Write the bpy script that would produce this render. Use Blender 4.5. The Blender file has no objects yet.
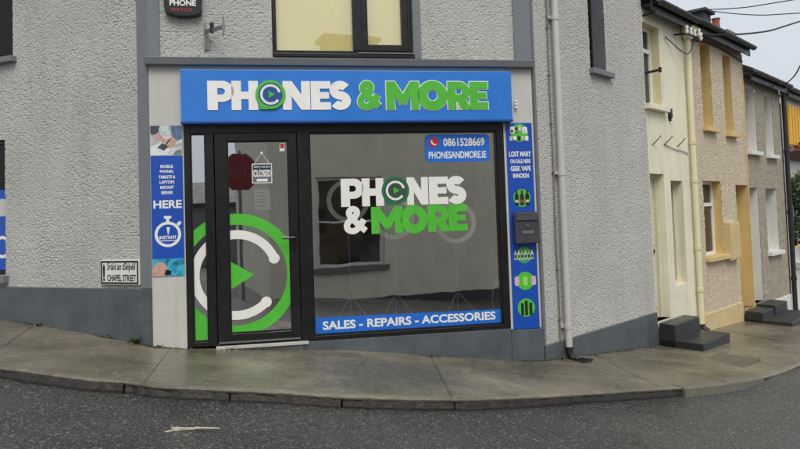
import bpy, bmesh, math, random
import numpy as np
from mathutils import Vector, Matrix, noise

rnd = random.Random(7)
sc = bpy.context.scene
COL = sc.collection

# ------------------------------------------------------------------ camera, sky, sun, exposure
CAMZ = 1.2148
roll, pitch = math.radians(1.87), math.radians(2.52)
cx = Vector((1, 0, 0)); cy = Vector((0, -math.sin(pitch), math.cos(pitch))); fw = Vector((0, math.cos(pitch), math.sin(pitch)))
X = cx * math.cos(roll) - cy * math.sin(roll)
Y = cx * math.sin(roll) + cy * math.cos(roll)
cam = bpy.data.cameras.new('camera'); cam_o = bpy.data.objects.new('camera', cam); COL.objects.link(cam_o)
cam.sensor_width = 36; cam.lens = 31.5; cam.shift_y = -0.04835; cam.clip_end = 2000; cam.clip_start = 0.05
m3 = Matrix((X, Y, -fw)).transposed()
cam_o.matrix_world = Matrix.Translation((0, 0, CAMZ)) @ m3.to_4x4()
sc.camera = cam_o

SUN_EL, SUN_AZ = math.radians(52), math.radians(170)      # soft light from behind the viewer
world = bpy.data.worlds.new('World'); sc.world = world; world.use_nodes = True
wn = world.node_tree.nodes; wl = world.node_tree.links
bg = wn['Background']
sky = wn.new('ShaderNodeTexSky'); sky.sky_type = 'NISHITA'; sky.sun_disc = False
sky.sun_elevation = SUN_EL; sky.sun_rotation = SUN_AZ; sky.air_density = 1.2; sky.dust_density = 4.0; sky.ozone_density = 1.5
hs = wn.new('ShaderNodeHueSaturation'); hs.inputs['Saturation'].default_value = 0.35
mixw = wn.new('ShaderNodeMix'); mixw.data_type = 'RGBA'; mixw.inputs[0].default_value = 0.82
mixw.inputs[7].default_value = (4.9, 5.3, 5.85, 1)            # even cloud layer
wl.new(sky.outputs[0], hs.inputs['Color']); wl.new(hs.outputs[0], mixw.inputs[6])
# faint cloud structure
tcw = wn.new('ShaderNodeTexCoord'); nzw = wn.new('ShaderNodeTexNoise'); nzw.inputs['Scale'].default_value = 2.2; nzw.inputs['Detail'].default_value = 5
mrw = wn.new('ShaderNodeMapRange'); mrw.inputs[1].default_value = .3; mrw.inputs[2].default_value = .7; mrw.inputs[3].default_value = .93; mrw.inputs[4].default_value = 1.06
vm = wn.new('ShaderNodeVectorMath'); vm.operation = 'SCALE'
wl.new(tcw.outputs['Generated'], nzw.inputs['Vector']); wl.new(nzw.outputs[0], mrw.inputs[0])
wl.new(mixw.outputs[2], vm.inputs[0]); wl.new(mrw.outputs[0], vm.inputs['Scale'])
wl.new(vm.outputs[0], bg.inputs['Color']); bg.inputs['Strength'].default_value = 0.11

sun = bpy.data.lights.new('sun', 'SUN'); sun.energy = 1.5; sun.angle = math.radians(35); sun.color = (1, .97, .92)
sun_o = bpy.data.objects.new('sun', sun); COL.objects.link(sun_o)
sd = Vector((math.sin(SUN_AZ) * math.cos(SUN_EL), math.cos(SUN_AZ) * math.cos(SUN_EL), math.sin(SUN_EL)))
sun_o.rotation_euler = sd.to_track_quat('Z', 'Y').to_euler()
vs = sc.view_settings; vs.view_transform = 'Standard'; vs.look = 'None'; vs.exposure = 0.38; vs.gamma = 1; vs.use_curve_mapping = False
sc.cycles.max_bounces = 8; sc.cycles.transparent_max_bounces = 12

# ------------------------------------------------------------------ materials
def lin(c):
    return tuple(((v / 255) / 12.92 if v / 255 <= .04045 else ((v / 255 + .055) / 1.055) ** 2.4) for v in c)
MATS = {}
def M(name, rgb, rough=.6, var=.12, vscale=3.0, bump=0.0, bscale=60., metallic=0., spec=.5, stain=0., coat=0., speck=None):
    """Principled surface; rgb sRGB 0-255; mottled colour, optional dirt stains, relief and specks."""
    if name in MATS: return MATS[name]
    m = bpy.data.materials.new(name); m.use_nodes = True
    n = m.node_tree.nodes; l = m.node_tree.links; b = n['Principled BSDF']
    c = lin(rgb)
    tc = n.new('ShaderNodeTexCoord')
    nz = n.new('ShaderNodeTexNoise'); nz.inputs['Scale'].default_value = vscale; nz.inputs['Detail'].default_value = 6; nz.inputs['Roughness'].default_value = .65
    l.new(tc.outputs['Object'], nz.inputs['Vector'])
    mx = n.new('ShaderNodeMix'); mx.data_type = 'RGBA'
    mx.inputs[6].default_value = tuple(v * (1 - var) for v in c) + (1,)
    mx.inputs[7].default_value = tuple(min(1, v * (1 + var)) for v in c) + (1,)
    mr = n.new('ShaderNodeMapRange'); mr.inputs[1].default_value = .3; mr.inputs[2].default_value = .7
    l.new(nz.outputs[0], mr.inputs[0]); l.new(mr.outputs[0], mx.inputs[0])
    out = mx.outputs[2]
    if stain > 0:                                     # rain streaks and grime with a shape of their own
        mp = n.new('ShaderNodeMapping'); mp.inputs['Scale'].default_value = (5.5, 5.5, .55)
        n2 = n.new('ShaderNodeTexNoise'); n2.inputs['Scale'].default_value = 1.3; n2.inputs['Detail'].default_value = 5; n2.inputs['Roughness'].default_value = .7
        l.new(tc.outputs['Object'], mp.inputs[0]); l.new(mp.outputs[0], n2.inputs['Vector'])
        r2 = n.new('ShaderNodeMapRange'); r2.inputs[1].default_value = .5; r2.inputs[2].default_value = .78; r2.inputs[3].default_value = 0; r2.inputs[4].default_value = stain
        l.new(n2.outputs[0], r2.inputs[0])
        m2 = n.new('ShaderNodeMix'); m2.data_type = 'RGBA'; m2.inputs[7].default_value = (c[0] * .42, c[1] * .42, c[2] * .38, 1)
        l.new(r2.outputs[0], m2.inputs[0]); l.new(out, m2.inputs[6]); out = m2.outputs[2]
    if speck:                                         # (scale, threshold, rgb) : grains of another colour
        vo = n.new('ShaderNodeTexVoronoi'); vo.inputs['Scale'].default_value = speck[0]
        l.new(tc.outputs['Object'], vo.inputs['Vector'])
        se = n.new('ShaderNodeSeparateColor'); l.new(vo.outputs['Color'], se.inputs[0])
        r3 = n.new('ShaderNodeMapRange'); r3.inputs[1].default_value = speck[1]; r3.inputs[2].default_value = 1.0; r3.inputs[3].default_value = 0; r3.inputs[4].default_value = .9
        l.new(se.outputs[0], r3.inputs[0])
        m4 = n.new('ShaderNodeMix'); m4.data_type = 'RGBA'; m4.inputs[7].default_value = lin(speck[2]) + (1,)
        l.new(r3.outputs[0], m4.inputs[0]); l.new(out, m4.inputs[6]); out = m4.outputs[2]
    l.new(out, b.inputs['Base Color'])
    b.inputs['Roughness'].default_value = rough; b.inputs['Metallic'].default_value = metallic
    b.inputs['Specular IOR Level'].default_value = spec; b.inputs['Coat Weight'].default_value = coat
    if rough > .12:
        r5 = n.new('ShaderNodeMapRange'); r5.inputs[1].default_value = .3; r5.inputs[2].default_value = .7
        r5.inputs[3].default_value = max(.03, rough - .12); r5.inputs[4].default_value = min(1, rough + .1)
        l.new(nz.outputs[0], r5.inputs[0]); l.new(r5.outputs[0], b.inputs['Roughness'])
    if bump > 0:
        nb = n.new('ShaderNodeTexNoise'); nb.inputs['Scale'].default_value = bscale; nb.inputs['Detail'].default_value = 4
        l.new(tc.outputs['Object'], nb.inputs['Vector'])
        bp = n.new('ShaderNodeBump'); bp.inputs['Strength'].default_value = 1; bp.inputs['Distance'].default_value = bump
        l.new(nb.outputs[0], bp.inputs['Height']); l.new(bp.outputs[0], b.inputs['Normal'])
    MATS[name] = m
    return m

def glass(name, refl, tint=(.98, .985, .98)):
    m = bpy.data.materials.new(name); m.use_nodes = True
    n = m.node_tree.nodes; l = m.node_tree.links
    n.remove(n['Principled BSDF'])
    tr = n.new('ShaderNodeBsdfTransparent'); tr.inputs[0].default_value = tint + (1,)
    gl = n.new('ShaderNodeBsdfGlossy'); gl.inputs['Roughness'].default_value = 0.0; gl.inputs[0].default_value = (.95, .97, 1, 1)
    lw = n.new('ShaderNodeLayerWeight'); lw.inputs[0].default_value = .5
    pw = n.new('ShaderNodeMath'); pw.operation = 'POWER'; pw.inputs[1].default_value = 5; l.new(lw.outputs['Facing'], pw.inputs[0])
    ad = n.new('ShaderNodeMath'); ad.operation = 'MULTIPLY_ADD'; ad.inputs[1].default_value = 1 - refl; ad.inputs[2].default_value = refl; ad.use_clamp = True
    l.new(pw.outputs[0], ad.inputs[0])
    # slight waviness of the pane
    tc = n.new('ShaderNodeTexCoord'); nz = n.new('ShaderNodeTexNoise'); nz.inputs['Scale'].default_value = 1.6
    bp = n.new('ShaderNodeBump'); bp.inputs['Distance'].default_value = .0012; bp.inputs['Strength'].default_value = 1
    l.new(tc.outputs['Object'], nz.inputs['Vector']); l.new(nz.outputs[0], bp.inputs['Height']); l.new(bp.outputs[0], gl.inputs['Normal'])
    mx = n.new('ShaderNodeMixShader'); l.new(ad.outputs[0], mx.inputs[0]); l.new(tr.outputs[0], mx.inputs[1]); l.new(gl.outputs[0], mx.inputs[2])
    l.new(mx.outputs[0], n['Material Output'].inputs[0])
    return m

def print_mat(name, cols, scale):
    """blurred printed photograph: blotches of the given colours"""
    m = bpy.data.materials.new(name); m.use_nodes = True
    n = m.node_tree.nodes; l = m.node_tree.links; b = n['Principled BSDF']; b.inputs['Roughness'].default_value = .35
    tc = n.new('ShaderNodeTexCoord'); nz = n.new('ShaderNodeTexNoise'); nz.inputs['Scale'].default_value = scale; nz.inputs['Detail'].default_value = 3; nz.inputs['Distortion'].default_value = 1.2
    cr = n.new('ShaderNodeValToRGB'); e = cr.color_ramp.elements
    for i, c in enumerate(cols):
        p = .28 + .44 * i / (len(cols) - 1)
        el = e[i] if i < 2 else e.new(p)
        el.position = p; el.color = lin(c) + (1,)
    l.new(tc.outputs['Object'], nz.inputs['Vector']); l.new(nz.outputs[0], cr.inputs[0]); l.new(cr.outputs[0], b.inputs['Base Color'])
    return m

GLASS = glass('shop_glass', .38)
GLASS_UP = glass('upper_glass', .10)
ROUGHCAST = M('grey_roughcast', (182, 180, 174), .9, .10, 1.1, bump=.005, bscale=95, stain=.26)
BANDGREY = M('grey_band_paint', (116, 119, 121), .6, .07, 3, bump=.0008, bscale=40, stain=.2)
PLINTHGREY = M('grey_plinth_paint', (84, 90, 94), .42, .22, 2.6, bump=.0016, bscale=22, stain=.35)
LIGHTREND = M('pale_smooth_render', (196, 193, 184), .7, .05, 3, bump=.0008, bscale=30, stain=.2)
BLACKFRAME = M('black_aluminium', (27, 27, 28), .35, .08, 6, spec=.4)
SIGNBLUE = M('sign_blue', (48, 124, 212), .32, .05, 1.5, stain=.10)
POSTERBLUE = M('poster_blue', (26, 78, 176), .35, .04, 3)
WHITE = M('white_vinyl', (236, 234, 226), .4, .03, 8)
SIGNWHITE = M('sign_white', (244, 241, 232), .4, .04, 5, stain=.15)
GREEN = M('sign_green', (84, 188, 58), .38, .07, 5, stain=.15)
DARKGREEN = M('logo_dark_green', (36, 110, 78), .4, .05, 6)
RED = M('red_print', (196, 44, 40), .4, .05, 6)
BLACK = M('black_print', (16, 16, 18), .4, .05, 6)
STEEL = M('galvanised_steel', (128, 128, 124), .45, .15, 20, metallic=.6)
IRON = M('dark_iron', (38, 37, 36), .55, .2, 20, metallic=.3)
PIPEGREY = M('pale_grey_pipe_paint', (196, 193, 186), .5, .05, 4, stain=.08)
BLACKPANE = M('black_window_glass', (10, 11, 12), .12, .2, 1.5, spec=.2)
DARKPANE = M('dark_window_glass', (20, 23, 26), .06, .2, 1.5, spec=.8)

# ------------------------------------------------------------------ mesh helpers
class MB:
    def __init__(s): s.v = []; s.f = []
    def quad(s, a, b, c, d): i = len(s.v); s.v += [a, b, c, d]; s.f.append((i, i + 1, i + 2, i + 3)); return s
    def box(s, x0, x1, y0, y1, z0, z1):
        i = len(s.v)
        s.v += [(x0, y0, z0), (x1, y0, z0), (x1, y1, z0), (x0, y1, z0), (x0, y0, z1), (x1, y0, z1), (x1, y1, z1), (x0, y1, z1)]
        s.f += [tuple(i + k for k in q) for q in ((0, 3, 2, 1), (4, 5, 6, 7), (0, 1, 5, 4), (1, 2, 6, 5), (2, 3, 7, 6), (3, 0, 4, 7))]
        return s
    def hexa(s, bot, top):
        i = len(s.v); s.v += list(bot) + list(top)
        s.f += [tuple(i + k for k in q) for q in ((0, 3, 2, 1), (4, 5, 6, 7), (0, 1, 5, 4), (1, 2, 6, 5), (2, 3, 7, 6), (3, 0, 4, 7))]
        return s
    def prism(s, poly, y0, y1):
        """polygon in x,z extruded from y0 (front) to y1"""
        n = len(poly); i = len(s.v)
        s.v += [(p[0], y0, p[1]) for p in poly] + [(p[0], y1, p[1]) for p in poly]
        s.f.append(tuple(range(i, i + n))); s.f.append(tuple(range(i + 2 * n - 1, i + n - 1, -1)))
        for k in range(n):
            j = (k + 1) % n; s.f.append((i + k, i + n + k, i + n + j, i + j))
        return s
    def tube(s, pts, r, n=8, cap=True):
        pts = [Vector(p) for p in pts]; i0 = len(s.v); rs = r if isinstance(r, (list, tuple)) else [r] * len(pts)
        up = None
        for k, p in enumerate(pts):
            t = (pts[min(k + 1, len(pts) - 1)] - pts[max(k - 1, 0)]).normalized()
            if up is None:
                up = Vector((0, 0, 1)) if abs(t.z) < .9 else Vector((1, 0, 0))
            a = (up - t * up.dot(t)).normalized(); bb = t.cross(a); up = a
            for q in range(n):
                an = 2 * math.pi * q / n
                s.v.append(tuple(p + (a * math.cos(an) + bb * math.sin(an)) * rs[k]))
        for k in range(len(pts) - 1):
            for q in range(n):
                j = (q + 1) % n
                s.f.append((i0 + k * n + q, i0 + k * n + j, i0 + (k + 1) * n + j, i0 + (k + 1) * n + q))
        if cap:
            for base_, rev in ((i0, True), (i0 + (len(pts) - 1) * n, False)):      # caps on their own vertices keep the sides' shading straight
                j0 = len(s.v); s.v += [s.v[base_ + q] for q in range(n)]
                s.f.append(tuple(j0 + q for q in (range(n - 1, -1, -1) if rev else range(n))))
        return s
    def ring(s, cx, cz, r0, r1, y0, y1, a0=0, a1=360, n=48):
        """flat annulus (x,z plane), front at y0, back at y1"""
        full = abs(a1 - a0) >= 360
        k = n if full else n + 1; i = len(s.v)
        for q in range(k):
            a = math.radians(a0 + (a1 - a0) * q / n); ca, sa = math.cos(a), math.sin(a)
            for r, y in ((r0, y0), (r1, y0), (r1, y1), (r0, y1)): s.v.append((cx + r * ca, y, cz + r * sa))
        for q in range(n):
            A = i + 4 * q; B = i + 4 * ((q + 1) % k)
            s.f += [(A, A + 1, B + 1, B), (A + 1, A + 2, B + 2, B + 1), (A + 2, A + 3, B + 3, B + 2), (A + 3, A, B, B + 3)]
        return s
    def disc(s, cx, cz, r, y0, y1, n=40, rz=None):
        rz = rz or r
        return s.prism([(cx + r * math.cos(2 * math.pi * k / n), cz + rz * math.sin(2 * math.pi * k / n)) for k in range(n)], y0, y1)
    def strip(s, pts, w, y0, y1, stag=0.0):
        """constant-width ribbon along 2D points; rises by stag towards the viewer along its way so crossings never coincide"""
        n = len(pts); P = [Vector(p) for p in pts]; i = len(s.v)
        for k, p in enumerate(P):
            t = (P[min(k + 1, n - 1)] - P[max(k - 1, 0)]).normalized(); nn = Vector((-t.y, t.x)) * w / 2
            yy = y0 - stag * k / n
            for q, y in ((p + nn, yy), (p - nn, yy), (p - nn, y1), (p + nn, y1)): s.v.append((q.x, y, q.y))
        for k in range(n - 1):
            A = i + 4 * k; B = A + 4
            s.f += [(A, A + 1, B + 1, B), (A + 1, A + 2, B + 2, B + 1), (A + 2, A + 3, B + 3, B + 2), (A + 3, A, B, B + 3)]
        s.f += [(i, i + 3, i + 2, i + 1), tuple(i + 4 * (n - 1) + k for k in (0, 1, 2, 3))]
        return s
    def add(s, other):
        i = len(s.v); s.v += other.v; s.f += [tuple(i + k for k in f) for f in other.f]; return s

def islands(mb):
    n = len(mb.v); par = list(range(n))
    def find(a):
        while par[a] != a: par[a] = par[par[a]]; a = par[a]
        return a
    for f in mb.f:
        for k in f[1:]: par[find(k)] = find(f[0])
    groups = {}
    for f in mb.f: groups.setdefault(find(f[0]), []).append(f)
    out = []
    for fs_ in groups.values():
        ids = sorted({k for f in fs_ for k in f}); mp = {k: i for i, k in enumerate(ids)}
        m = MB(); m.v = [mb.v[k] for k in ids]; m.f = [tuple(mp[k] for k in f) for f in fs_]; out.append(m)
    return out
class Frame:
    def __init__(s, x, y, ang): s.o = Vector((x, y, 0)); s.a = ang
    def w(s, p):
        c, q = math.cos(s.a), math.sin(s.a)
        return Vector((s.o.x + p[0] * c - p[1] * q, s.o.y + p[0] * q + p[1] * c, p[2]))
WORLD = Frame(0, 0, 0)
AF, AR, AL = math.radians(10.68), math.radians(47.41), math.radians(-23.34)
FA = Frame(-2.46358, 6.89893, AF)      # x along the shop front, -y out to the street
FR = Frame(1.48973, 7.64449, AR)       # right-hand street line
FL = Frame(-2.46358, 6.89893, AL)      # left-hand street line (x is negative away from the corner)
BASE = {}
def tag(o, label=None, cat=None, group=None, kind=None):
    if label: o['label'] = label
    if cat: o['category'] = cat
    if group: o['group'] = group
    if kind: o['kind'] = kind
    return o
def thing(name, label, cat, fr, base, group=None, kind=None):
    o = bpy.data.objects.new(name, None); o.empty_display_size = .1; COL.objects.link(o)
    o.location = fr.w(base); o.rotation_euler = (0, 0, fr.a); BASE[o] = Vector(base)
    return tag(o, label, cat, group, kind)
def mesh_data(mb, name, base=Vector((0, 0, 0)), smooth=False, recalc=True):
    me = bpy.data.meshes.new(name)
    v = np.array(mb.v, dtype=float) - np.array(base)
    me.from_pydata(v.tolist(), [], mb.f)
    if recalc:
        bm = bmesh.new(); bm.from_mesh(me); bmesh.ops.recalc_face_normals(bm, faces=bm.faces); bm.to_mesh(me); bm.free()
    if smooth:
        me.polygons.foreach_set('use_smooth', [True] * len(me.polygons))
    return me
def finish(o, mat, bevel):
    if mat and len(o.data.materials) == 0: o.data.materials.append(mat)
    if bevel:
        b = o.modifiers.new('bevel', 'BEVEL'); b.width = bevel; b.segments = 2; b.limit_method = 'ANGLE'; b.angle_limit = math.radians(40)
    return o
def part(name, mb, mat, parent, bevel=0, smooth=False, recalc=True, sub=False):
    """a mesh under a thing (or under a part of a thing); shapes are given in the thing's frame"""
    root = parent
    while root.parent: root = root.parent
    me = mesh_data(mb, name, BASE[root], smooth, recalc)
    o = bpy.data.objects.new(name, me); COL.objects.link(o); o.parent = parent
    return finish(o, mat, bevel)
def single(name, mb, mat, label, cat, fr, base, group=None, kind=None, bevel=0, smooth=False, recalc=True):
    me = mesh_data(mb, name, Vector(base), smooth, recalc)
    o = bpy.data.objects.new(name, me); COL.objects.link(o)
    o.location = fr.w(base); o.rotation_euler = (0, 0, fr.a); BASE[o] = Vector(base)
    return tag(finish(o, mat, bevel), label, cat, group, kind)

def catmull(P, n):
    out = []
    for i in range(len(P) - 1):
        p0, p1, p2, p3 = P[max(i - 1, 0)], P[i], P[i + 1], P[min(i + 2, len(P) - 1)]
        for k in range(n):
            t = k / n
            out.append(tuple(.5 * (2 * b + (c - a) * t + (2 * a - 5 * b + 4 * c - d) * t * t + (-a + 3 * b - 3 * c + d) * t ** 3) for a, b, c, d in zip(p0, p1, p2, p3)))
    out.append(tuple(P[-1])); return out

def curve_mb(cu, x0, x1, z0, z1, y0, y1):
    """filled 2D curve or text -> mesh fitted into the x,z rectangle, y0 front .. y1 back"""
    ob = bpy.data.objects.new('tmp', cu); me = ob.to_mesh()
    n = len(me.vertices); co = np.zeros(n * 3); me.vertices.foreach_get('co', co); co = co.reshape(-1, 3)
    mn, mxx = co.min(0), co.max(0); sp = np.maximum(mxx - mn, 1e-6)
    mb = MB()
    xs = x0 + (co[:, 0] - mn[0]) / sp[0] * (x1 - x0); zs = z0 + (co[:, 1] - mn[1]) / sp[1] * (z1 - z0)
    ys = y1 + (co[:, 2] - mn[2]) / sp[2] * (y0 - y1) if mxx[2] - mn[2] > 1e-5 else np.full(n, y0)
    mb.v = list(zip(xs.tolist(), ys.tolist(), zs.tolist())); mb.f = [tuple(p.vertices) for p in me.polygons]
    ob.to_mesh_clear(); bpy.data.objects.remove(ob); bpy.data.curves.remove(cu)
    return mb
def text_mb(body, x0, x1, z0, z1, y0, y1, offset=.02, shear=0.):
    cu = bpy.data.curves.new('txt', 'FONT'); cu.body = body; cu.size = 1; cu.offset = offset; cu.extrude = .01; cu.resolution_u = 4; cu.shear = shear
    return curve_mb(cu, x0, x1, z0, z1, y0, y1)
def arc(cx, cy, rx, ry, a0, a1, n=18):
    return [(cx + rx * math.cos(math.radians(a0 + (a1 - a0) * k / n)), cy + ry * math.sin(math.radians(a0 + (a1 - a0) * k / n))) for k in range(n + 1)]
HOLE = [(.3, .53)] + arc(.42, .64, .11, .11, -90, 90, 10) + [(.3, .75)]
GLYPH = {   # heavy block capitals, height 1: (width, outlines)
    'H': (.86, [[(0, 0), (.31, 0), (.31, .37), (.55, .37), (.55, 0), (.86, 0), (.86, 1), (.55, 1), (.55, .63), (.31, .63), (.31, 1), (0, 1)]]),
    'N': (.9, [[(0, 0), (.29, 0), (.29, .47), (.6, 0), (.9, 0), (.9, 1), (.61, 1), (.61, .53), (.3, 1), (0, 1)]]),
    'E': (.68, [[(0, 0), (.68, 0), (.68, .26), (.31, .26), (.31, .385), (.62, .385), (.62, .615), (.31, .615), (.31, .74), (.68, .74), (.68, 1), (0, 1)]]),
    'M': (1.14, [[(0, 0), (.29, 0), (.29, .48), (.48, .18), (.66, .18), (.85, .48), (.85, 0), (1.14, 0), (1.14, 1), (.84, 1), (.57, .56), (.3, 1), (0, 1)]]),
    'P': (.8, [[(0, 0), (.31, 0), (.31, .28), (.44, .28)] + arc(.44, .64, .36, .36, -88, 90) + [(0, 1)], HOLE]),
    'R': (.84, [[(0, 0), (.31, 0), (.31, .3), (.35, .3), (.5, 0), (.84, 0)] + arc(.44, .65, .36, .35, -52, 90) + [(0, 1)], HOLE]),
    'O': (1.12, [arc(.56, .5, .56, .53, 0, 354, 46), arc(.56, .5, .2, .2, 0, 352, 30)]),
}
def s_path():
    return arc(.36, .685, .21, .18, 28, 268, 16) + arc(.36, .315, .21, .18, 86, -152, 16)
def amp_path():
    return catmull([(.88, .1), (.5, .42), (.28, .64), (.22, .78), (.3, .89), (.42, .91), (.53, .84), (.53, .72), (.42, .6), (.24, .48), (.13, .33), (.16, .18), (.3, .11), (.47, .13), (.66, .3), (.82, .52)], 5)
def glyph_mb(ch, x0, x1, z0, z1, y0, y1, grow=0.0):
    if ch in 'S&':
        p = s_path() if ch == 'S' else amp_path(); w = .30 if ch == 'S' else .225
        sx, sz = (x1 - x0), (z1 - z0); W_ = .73 if ch == 'S' else 1.0
        pts = [(x0 + q[0] / W_ * sx, z0 + q[1] * sz) for q in p]
        return MB().strip(pts, w * sz + 2 * grow, y0, y1, .0015)
    w, outs = GLYPH[ch]
    sx, sz = (x1 - x0) / w, (z1 - z0)
    cu = bpy.data.curves.new('gl', 'CURVE'); cu.dimensions = '2D'; cu.fill_mode = 'BOTH'; cu.extrude = .01
    for k, o in enumerate(outs):
        pts = [(x0 + q[0] * sx, z0 + q[1] * sz) for q in o]
        if grow:                                    # push every outline point outwards (holes inwards)
            sg = 1 if k == 0 else -1; P = [Vector(q) for q in pts]; res = []
            area = sum(a.x * b.y - b.x * a.y for a, b in zip(P, P[1:] + P[:1])); orient = 1 if area > 0 else -1
            for i in range(len(P)):
                e1 = (P[i] - P[i - 1]); e2 = (P[(i + 1) % len(P)] - P[i])
                if e1.length < 1e-7 or e2.length < 1e-7: res.append(tuple(P[i])); continue
                n1 = Vector((e1.y, -e1.x)).normalized() * orient; n2 = Vector((e2.y, -e2.x)).normalized() * orient
                nn = n1 + n2; d = nn.dot(n1); nn = nn / max(d, .5)
                res.append(tuple(P[i] + nn * grow * sg))
            pts = res
        sp = cu.splines.new('POLY'); sp.points.add(len(pts) - 1); sp.use_cyclic_u = True
        for q, pt in enumerate(pts): sp.points[q].co = (pt[0], pt[1], 0, 1)
    ob = bpy.data.objects.new('tmp', cu); me = ob.to_mesh(); mb = MB()
    for v in me.vertices: mb.v.append((v.co.x, y0 if v.co.z > 0 else y1, v.co.y))
    mb.f = [tuple(p.vertices) for p in me.polygons]
    ob.to_mesh_clear(); bpy.data.objects.remove(ob); bpy.data.curves.remove(cu)
    return mb
def clip(mb, x0, x1, z0, z1):
    bm = bmesh.new(); vs_ = [bm.verts.new(v) for v in mb.v]
    for f in mb.f:
        try: bm.faces.new([vs_[k] for k in f])
        except ValueError: pass
    for co, no in (((x0, 0, 0), (-1, 0, 0)), ((x1, 0, 0), (1, 0, 0)), ((0, 0, z0), (0, 0, -1)), ((0, 0, z1), (0, 0, 1))):
        bmesh.ops.bisect_plane(bm, geom=bm.verts[:] + bm.edges[:] + bm.faces[:], plane_co=co, plane_no=no, clear_outer=True)
    out = MB(); bm.verts.index_update(); out.v = [tuple(v.co) for v in bm.verts]; out.f = [tuple(v.index for v in f.verts) for f in bm.faces]
    bm.free(); return out

def wall_mb(x0, x1, z0, z1, holes=(), res=None, amp=0.0, seed=0, y=0.0, ztop_fine=None):
    """front sheet of a wall in x,z with openings; with res it is a fine grid with modelled roughcast relief"""
    def cuts(a, b, hs):
        c = sorted(set([a, b] + [h for h in hs if a < h < b])); out = []
        for p, q in zip(c, c[1:]):
            n = max(1, round((q - p) / res)) if res else 1
            out += [p + (q - p) * k / n for k in range(n)]
        return np.array(out + [b])
    xs = cuts(x0, x1, [h[0] for h in holes] + [h[1] for h in holes]); zs = cuts(z0, z1, [h[2] for h in holes] + [h[3] for h in holes])
    nx, nz = len(xs), len(zs); XX, ZZ = np.meshgrid(xs, zs, indexing='ij'); YY = np.full_like(XX, y)
    if amp:
        f = YY.ravel(); xr = XX.ravel(); zr = ZZ.ravel(); N = noise.noise
        for i in range(len(f)):
            a, b = xr[i] + seed, zr[i]
            w = N(Vector((a * 30, b * 33, seed))); w2 = N(Vector((a * 66, b * 70, seed + 9)))
            am = amp * (1.0 + .5 * N(Vector((a * 1.7, b * 1.7, seed + 4)))); f[i] = y - am * (.55 - abs(w) * 1.3 + w2 * .55)
        YY = f.reshape(XX.shape)
    mb = MB(); mb.v = np.stack([XX, YY, ZZ], -1).reshape(-1, 3).tolist()
    cxm = (xs[:-1] + xs[1:]) / 2; czm = (zs[:-1] + zs[1:]) / 2
    keep = np.ones((nx - 1, nz - 1), bool)
    for h in holes:
        keep &= ~((cxm[:, None] > h[0]) & (cxm[:, None] < h[1]) & (czm[None, :] > h[2]) & (czm[None, :] < h[3]))
    ii, jj = np.nonzero(keep); a = ii * nz + jj
    mb.f = np.stack([a, a + nz, a + nz + 1, a + 1], -1).tolist()
    return mb
def reveal_mb(h, d, t=.012, y=0.0, bottom=True):
    """lining of an opening, set inside the wall edge"""
    x0, x1, z0, z1 = h; mb = MB()
    mb.box(x0 - t, x0, y + .001, d, z0, z1).box(x1, x1 + t, y + .001, d, z0, z1).box(x0 - t, x1 + t, y + .001, d, z1, z1 + t)
    if bottom: mb.box(x0 - t, x1 + t, y + .001, d, z0 - t, z0)
    return mb
def frame_mb(x0, x1, z0, z1, w, y0, y1):
    return MB().box(x0, x0 + w, y0, y1, z0, z1).box(x1 - w, x1, y0, y1, z0, z1).box(x0 + w, x1 - w, y0, y1, z1 - w, z1).box(x0 + w, x1 - w, y0, y1, z0, z0 + w)

# ------------------------------------------------------------------ ground: pavement, kerb, road
def fl(u): return FL.w((-u, 0, 0))
def fa(u): return FA.w((u, 0, 0))
def frr(u, out=0.): return FR.w((u, -out, 0))
def P3(v, z): return (v.x, v.y, z)
def LO(u, out, z): v = FL.w((-u, -out, 0)); return (v.x, v.y, z)
def RO(u, out, z): v = FR.w((u, -out, 0)); return (v.x, v.y, z)
PAIRS = [   # (foot of the walls, kerb line) from left to right
    (P3(fl(9), .80), LO(9.4, 1.62, .66)), (P3(fl(4.5), .44), LO(4.6, 1.60, .33)), (P3(fl(2.16), .244), (-3.95, 5.80, .195)),
    (P3(fl(1.04), .141), (-3.12, 5.50, .145)), (P3(fl(.3), .068), (-2.42, 5.325, .08)), (P3(fa(0), .026), (-2.08, 5.30, .05)),
    (P3(fa(.35), -.02), (-1.787, 5.238, .02)), (P3(fa(1.02), -.062), (-1.017, 5.273, -.05)), (P3(fa(1.88), -.133), (-.40, 5.27, -.107)),
    (P3(fa(2.77), -.244), (.35, 5.43, -.19)), (P3(fa(3.6), -.36), (.997, 5.74, -.27)), (P3(fa(4.02), -.385), (1.522, 6.09, -.35)),
    (P3(frr(.5), -.44), (1.95, 6.34, -.405)), (P3(frr(1.7), -.56), (2.929, 7.027, -.55)), (P3(frr(2.97), -.69), (4.108, 7.976, -.70)),
    (P3(frr(4.6), -.745), RO(3.9, 1.75, -.80)), (P3(frr(6.6), -.83), RO(6.2, 1.75, -.90)), (P3(frr(9.8), -1.04), RO(9.8, 1.75, -1.10)),
    (P3(frr(16), -1.40), RO(16, 1.75, -1.46)), (P3(frr(40), -2.6), RO(40, 1.75, -2.66))]
NSUB = 12
BACK, FRONT, SEG = [], [], []
fr_c = catmull([p[1] for p in PAIRS], NSUB)
for i in range(len(PAIRS) - 1):
    for k in range(NSUB):
        t = k / NSUB; BACK.append(tuple(a + (b - a) * t for a, b in zip(PAIRS[i][0], PAIRS[i + 1][0])))
BACK.append(PAIRS[-1][0]); FRONT = fr_c
NP = len(BACK)
CONCRETE = None
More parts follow.
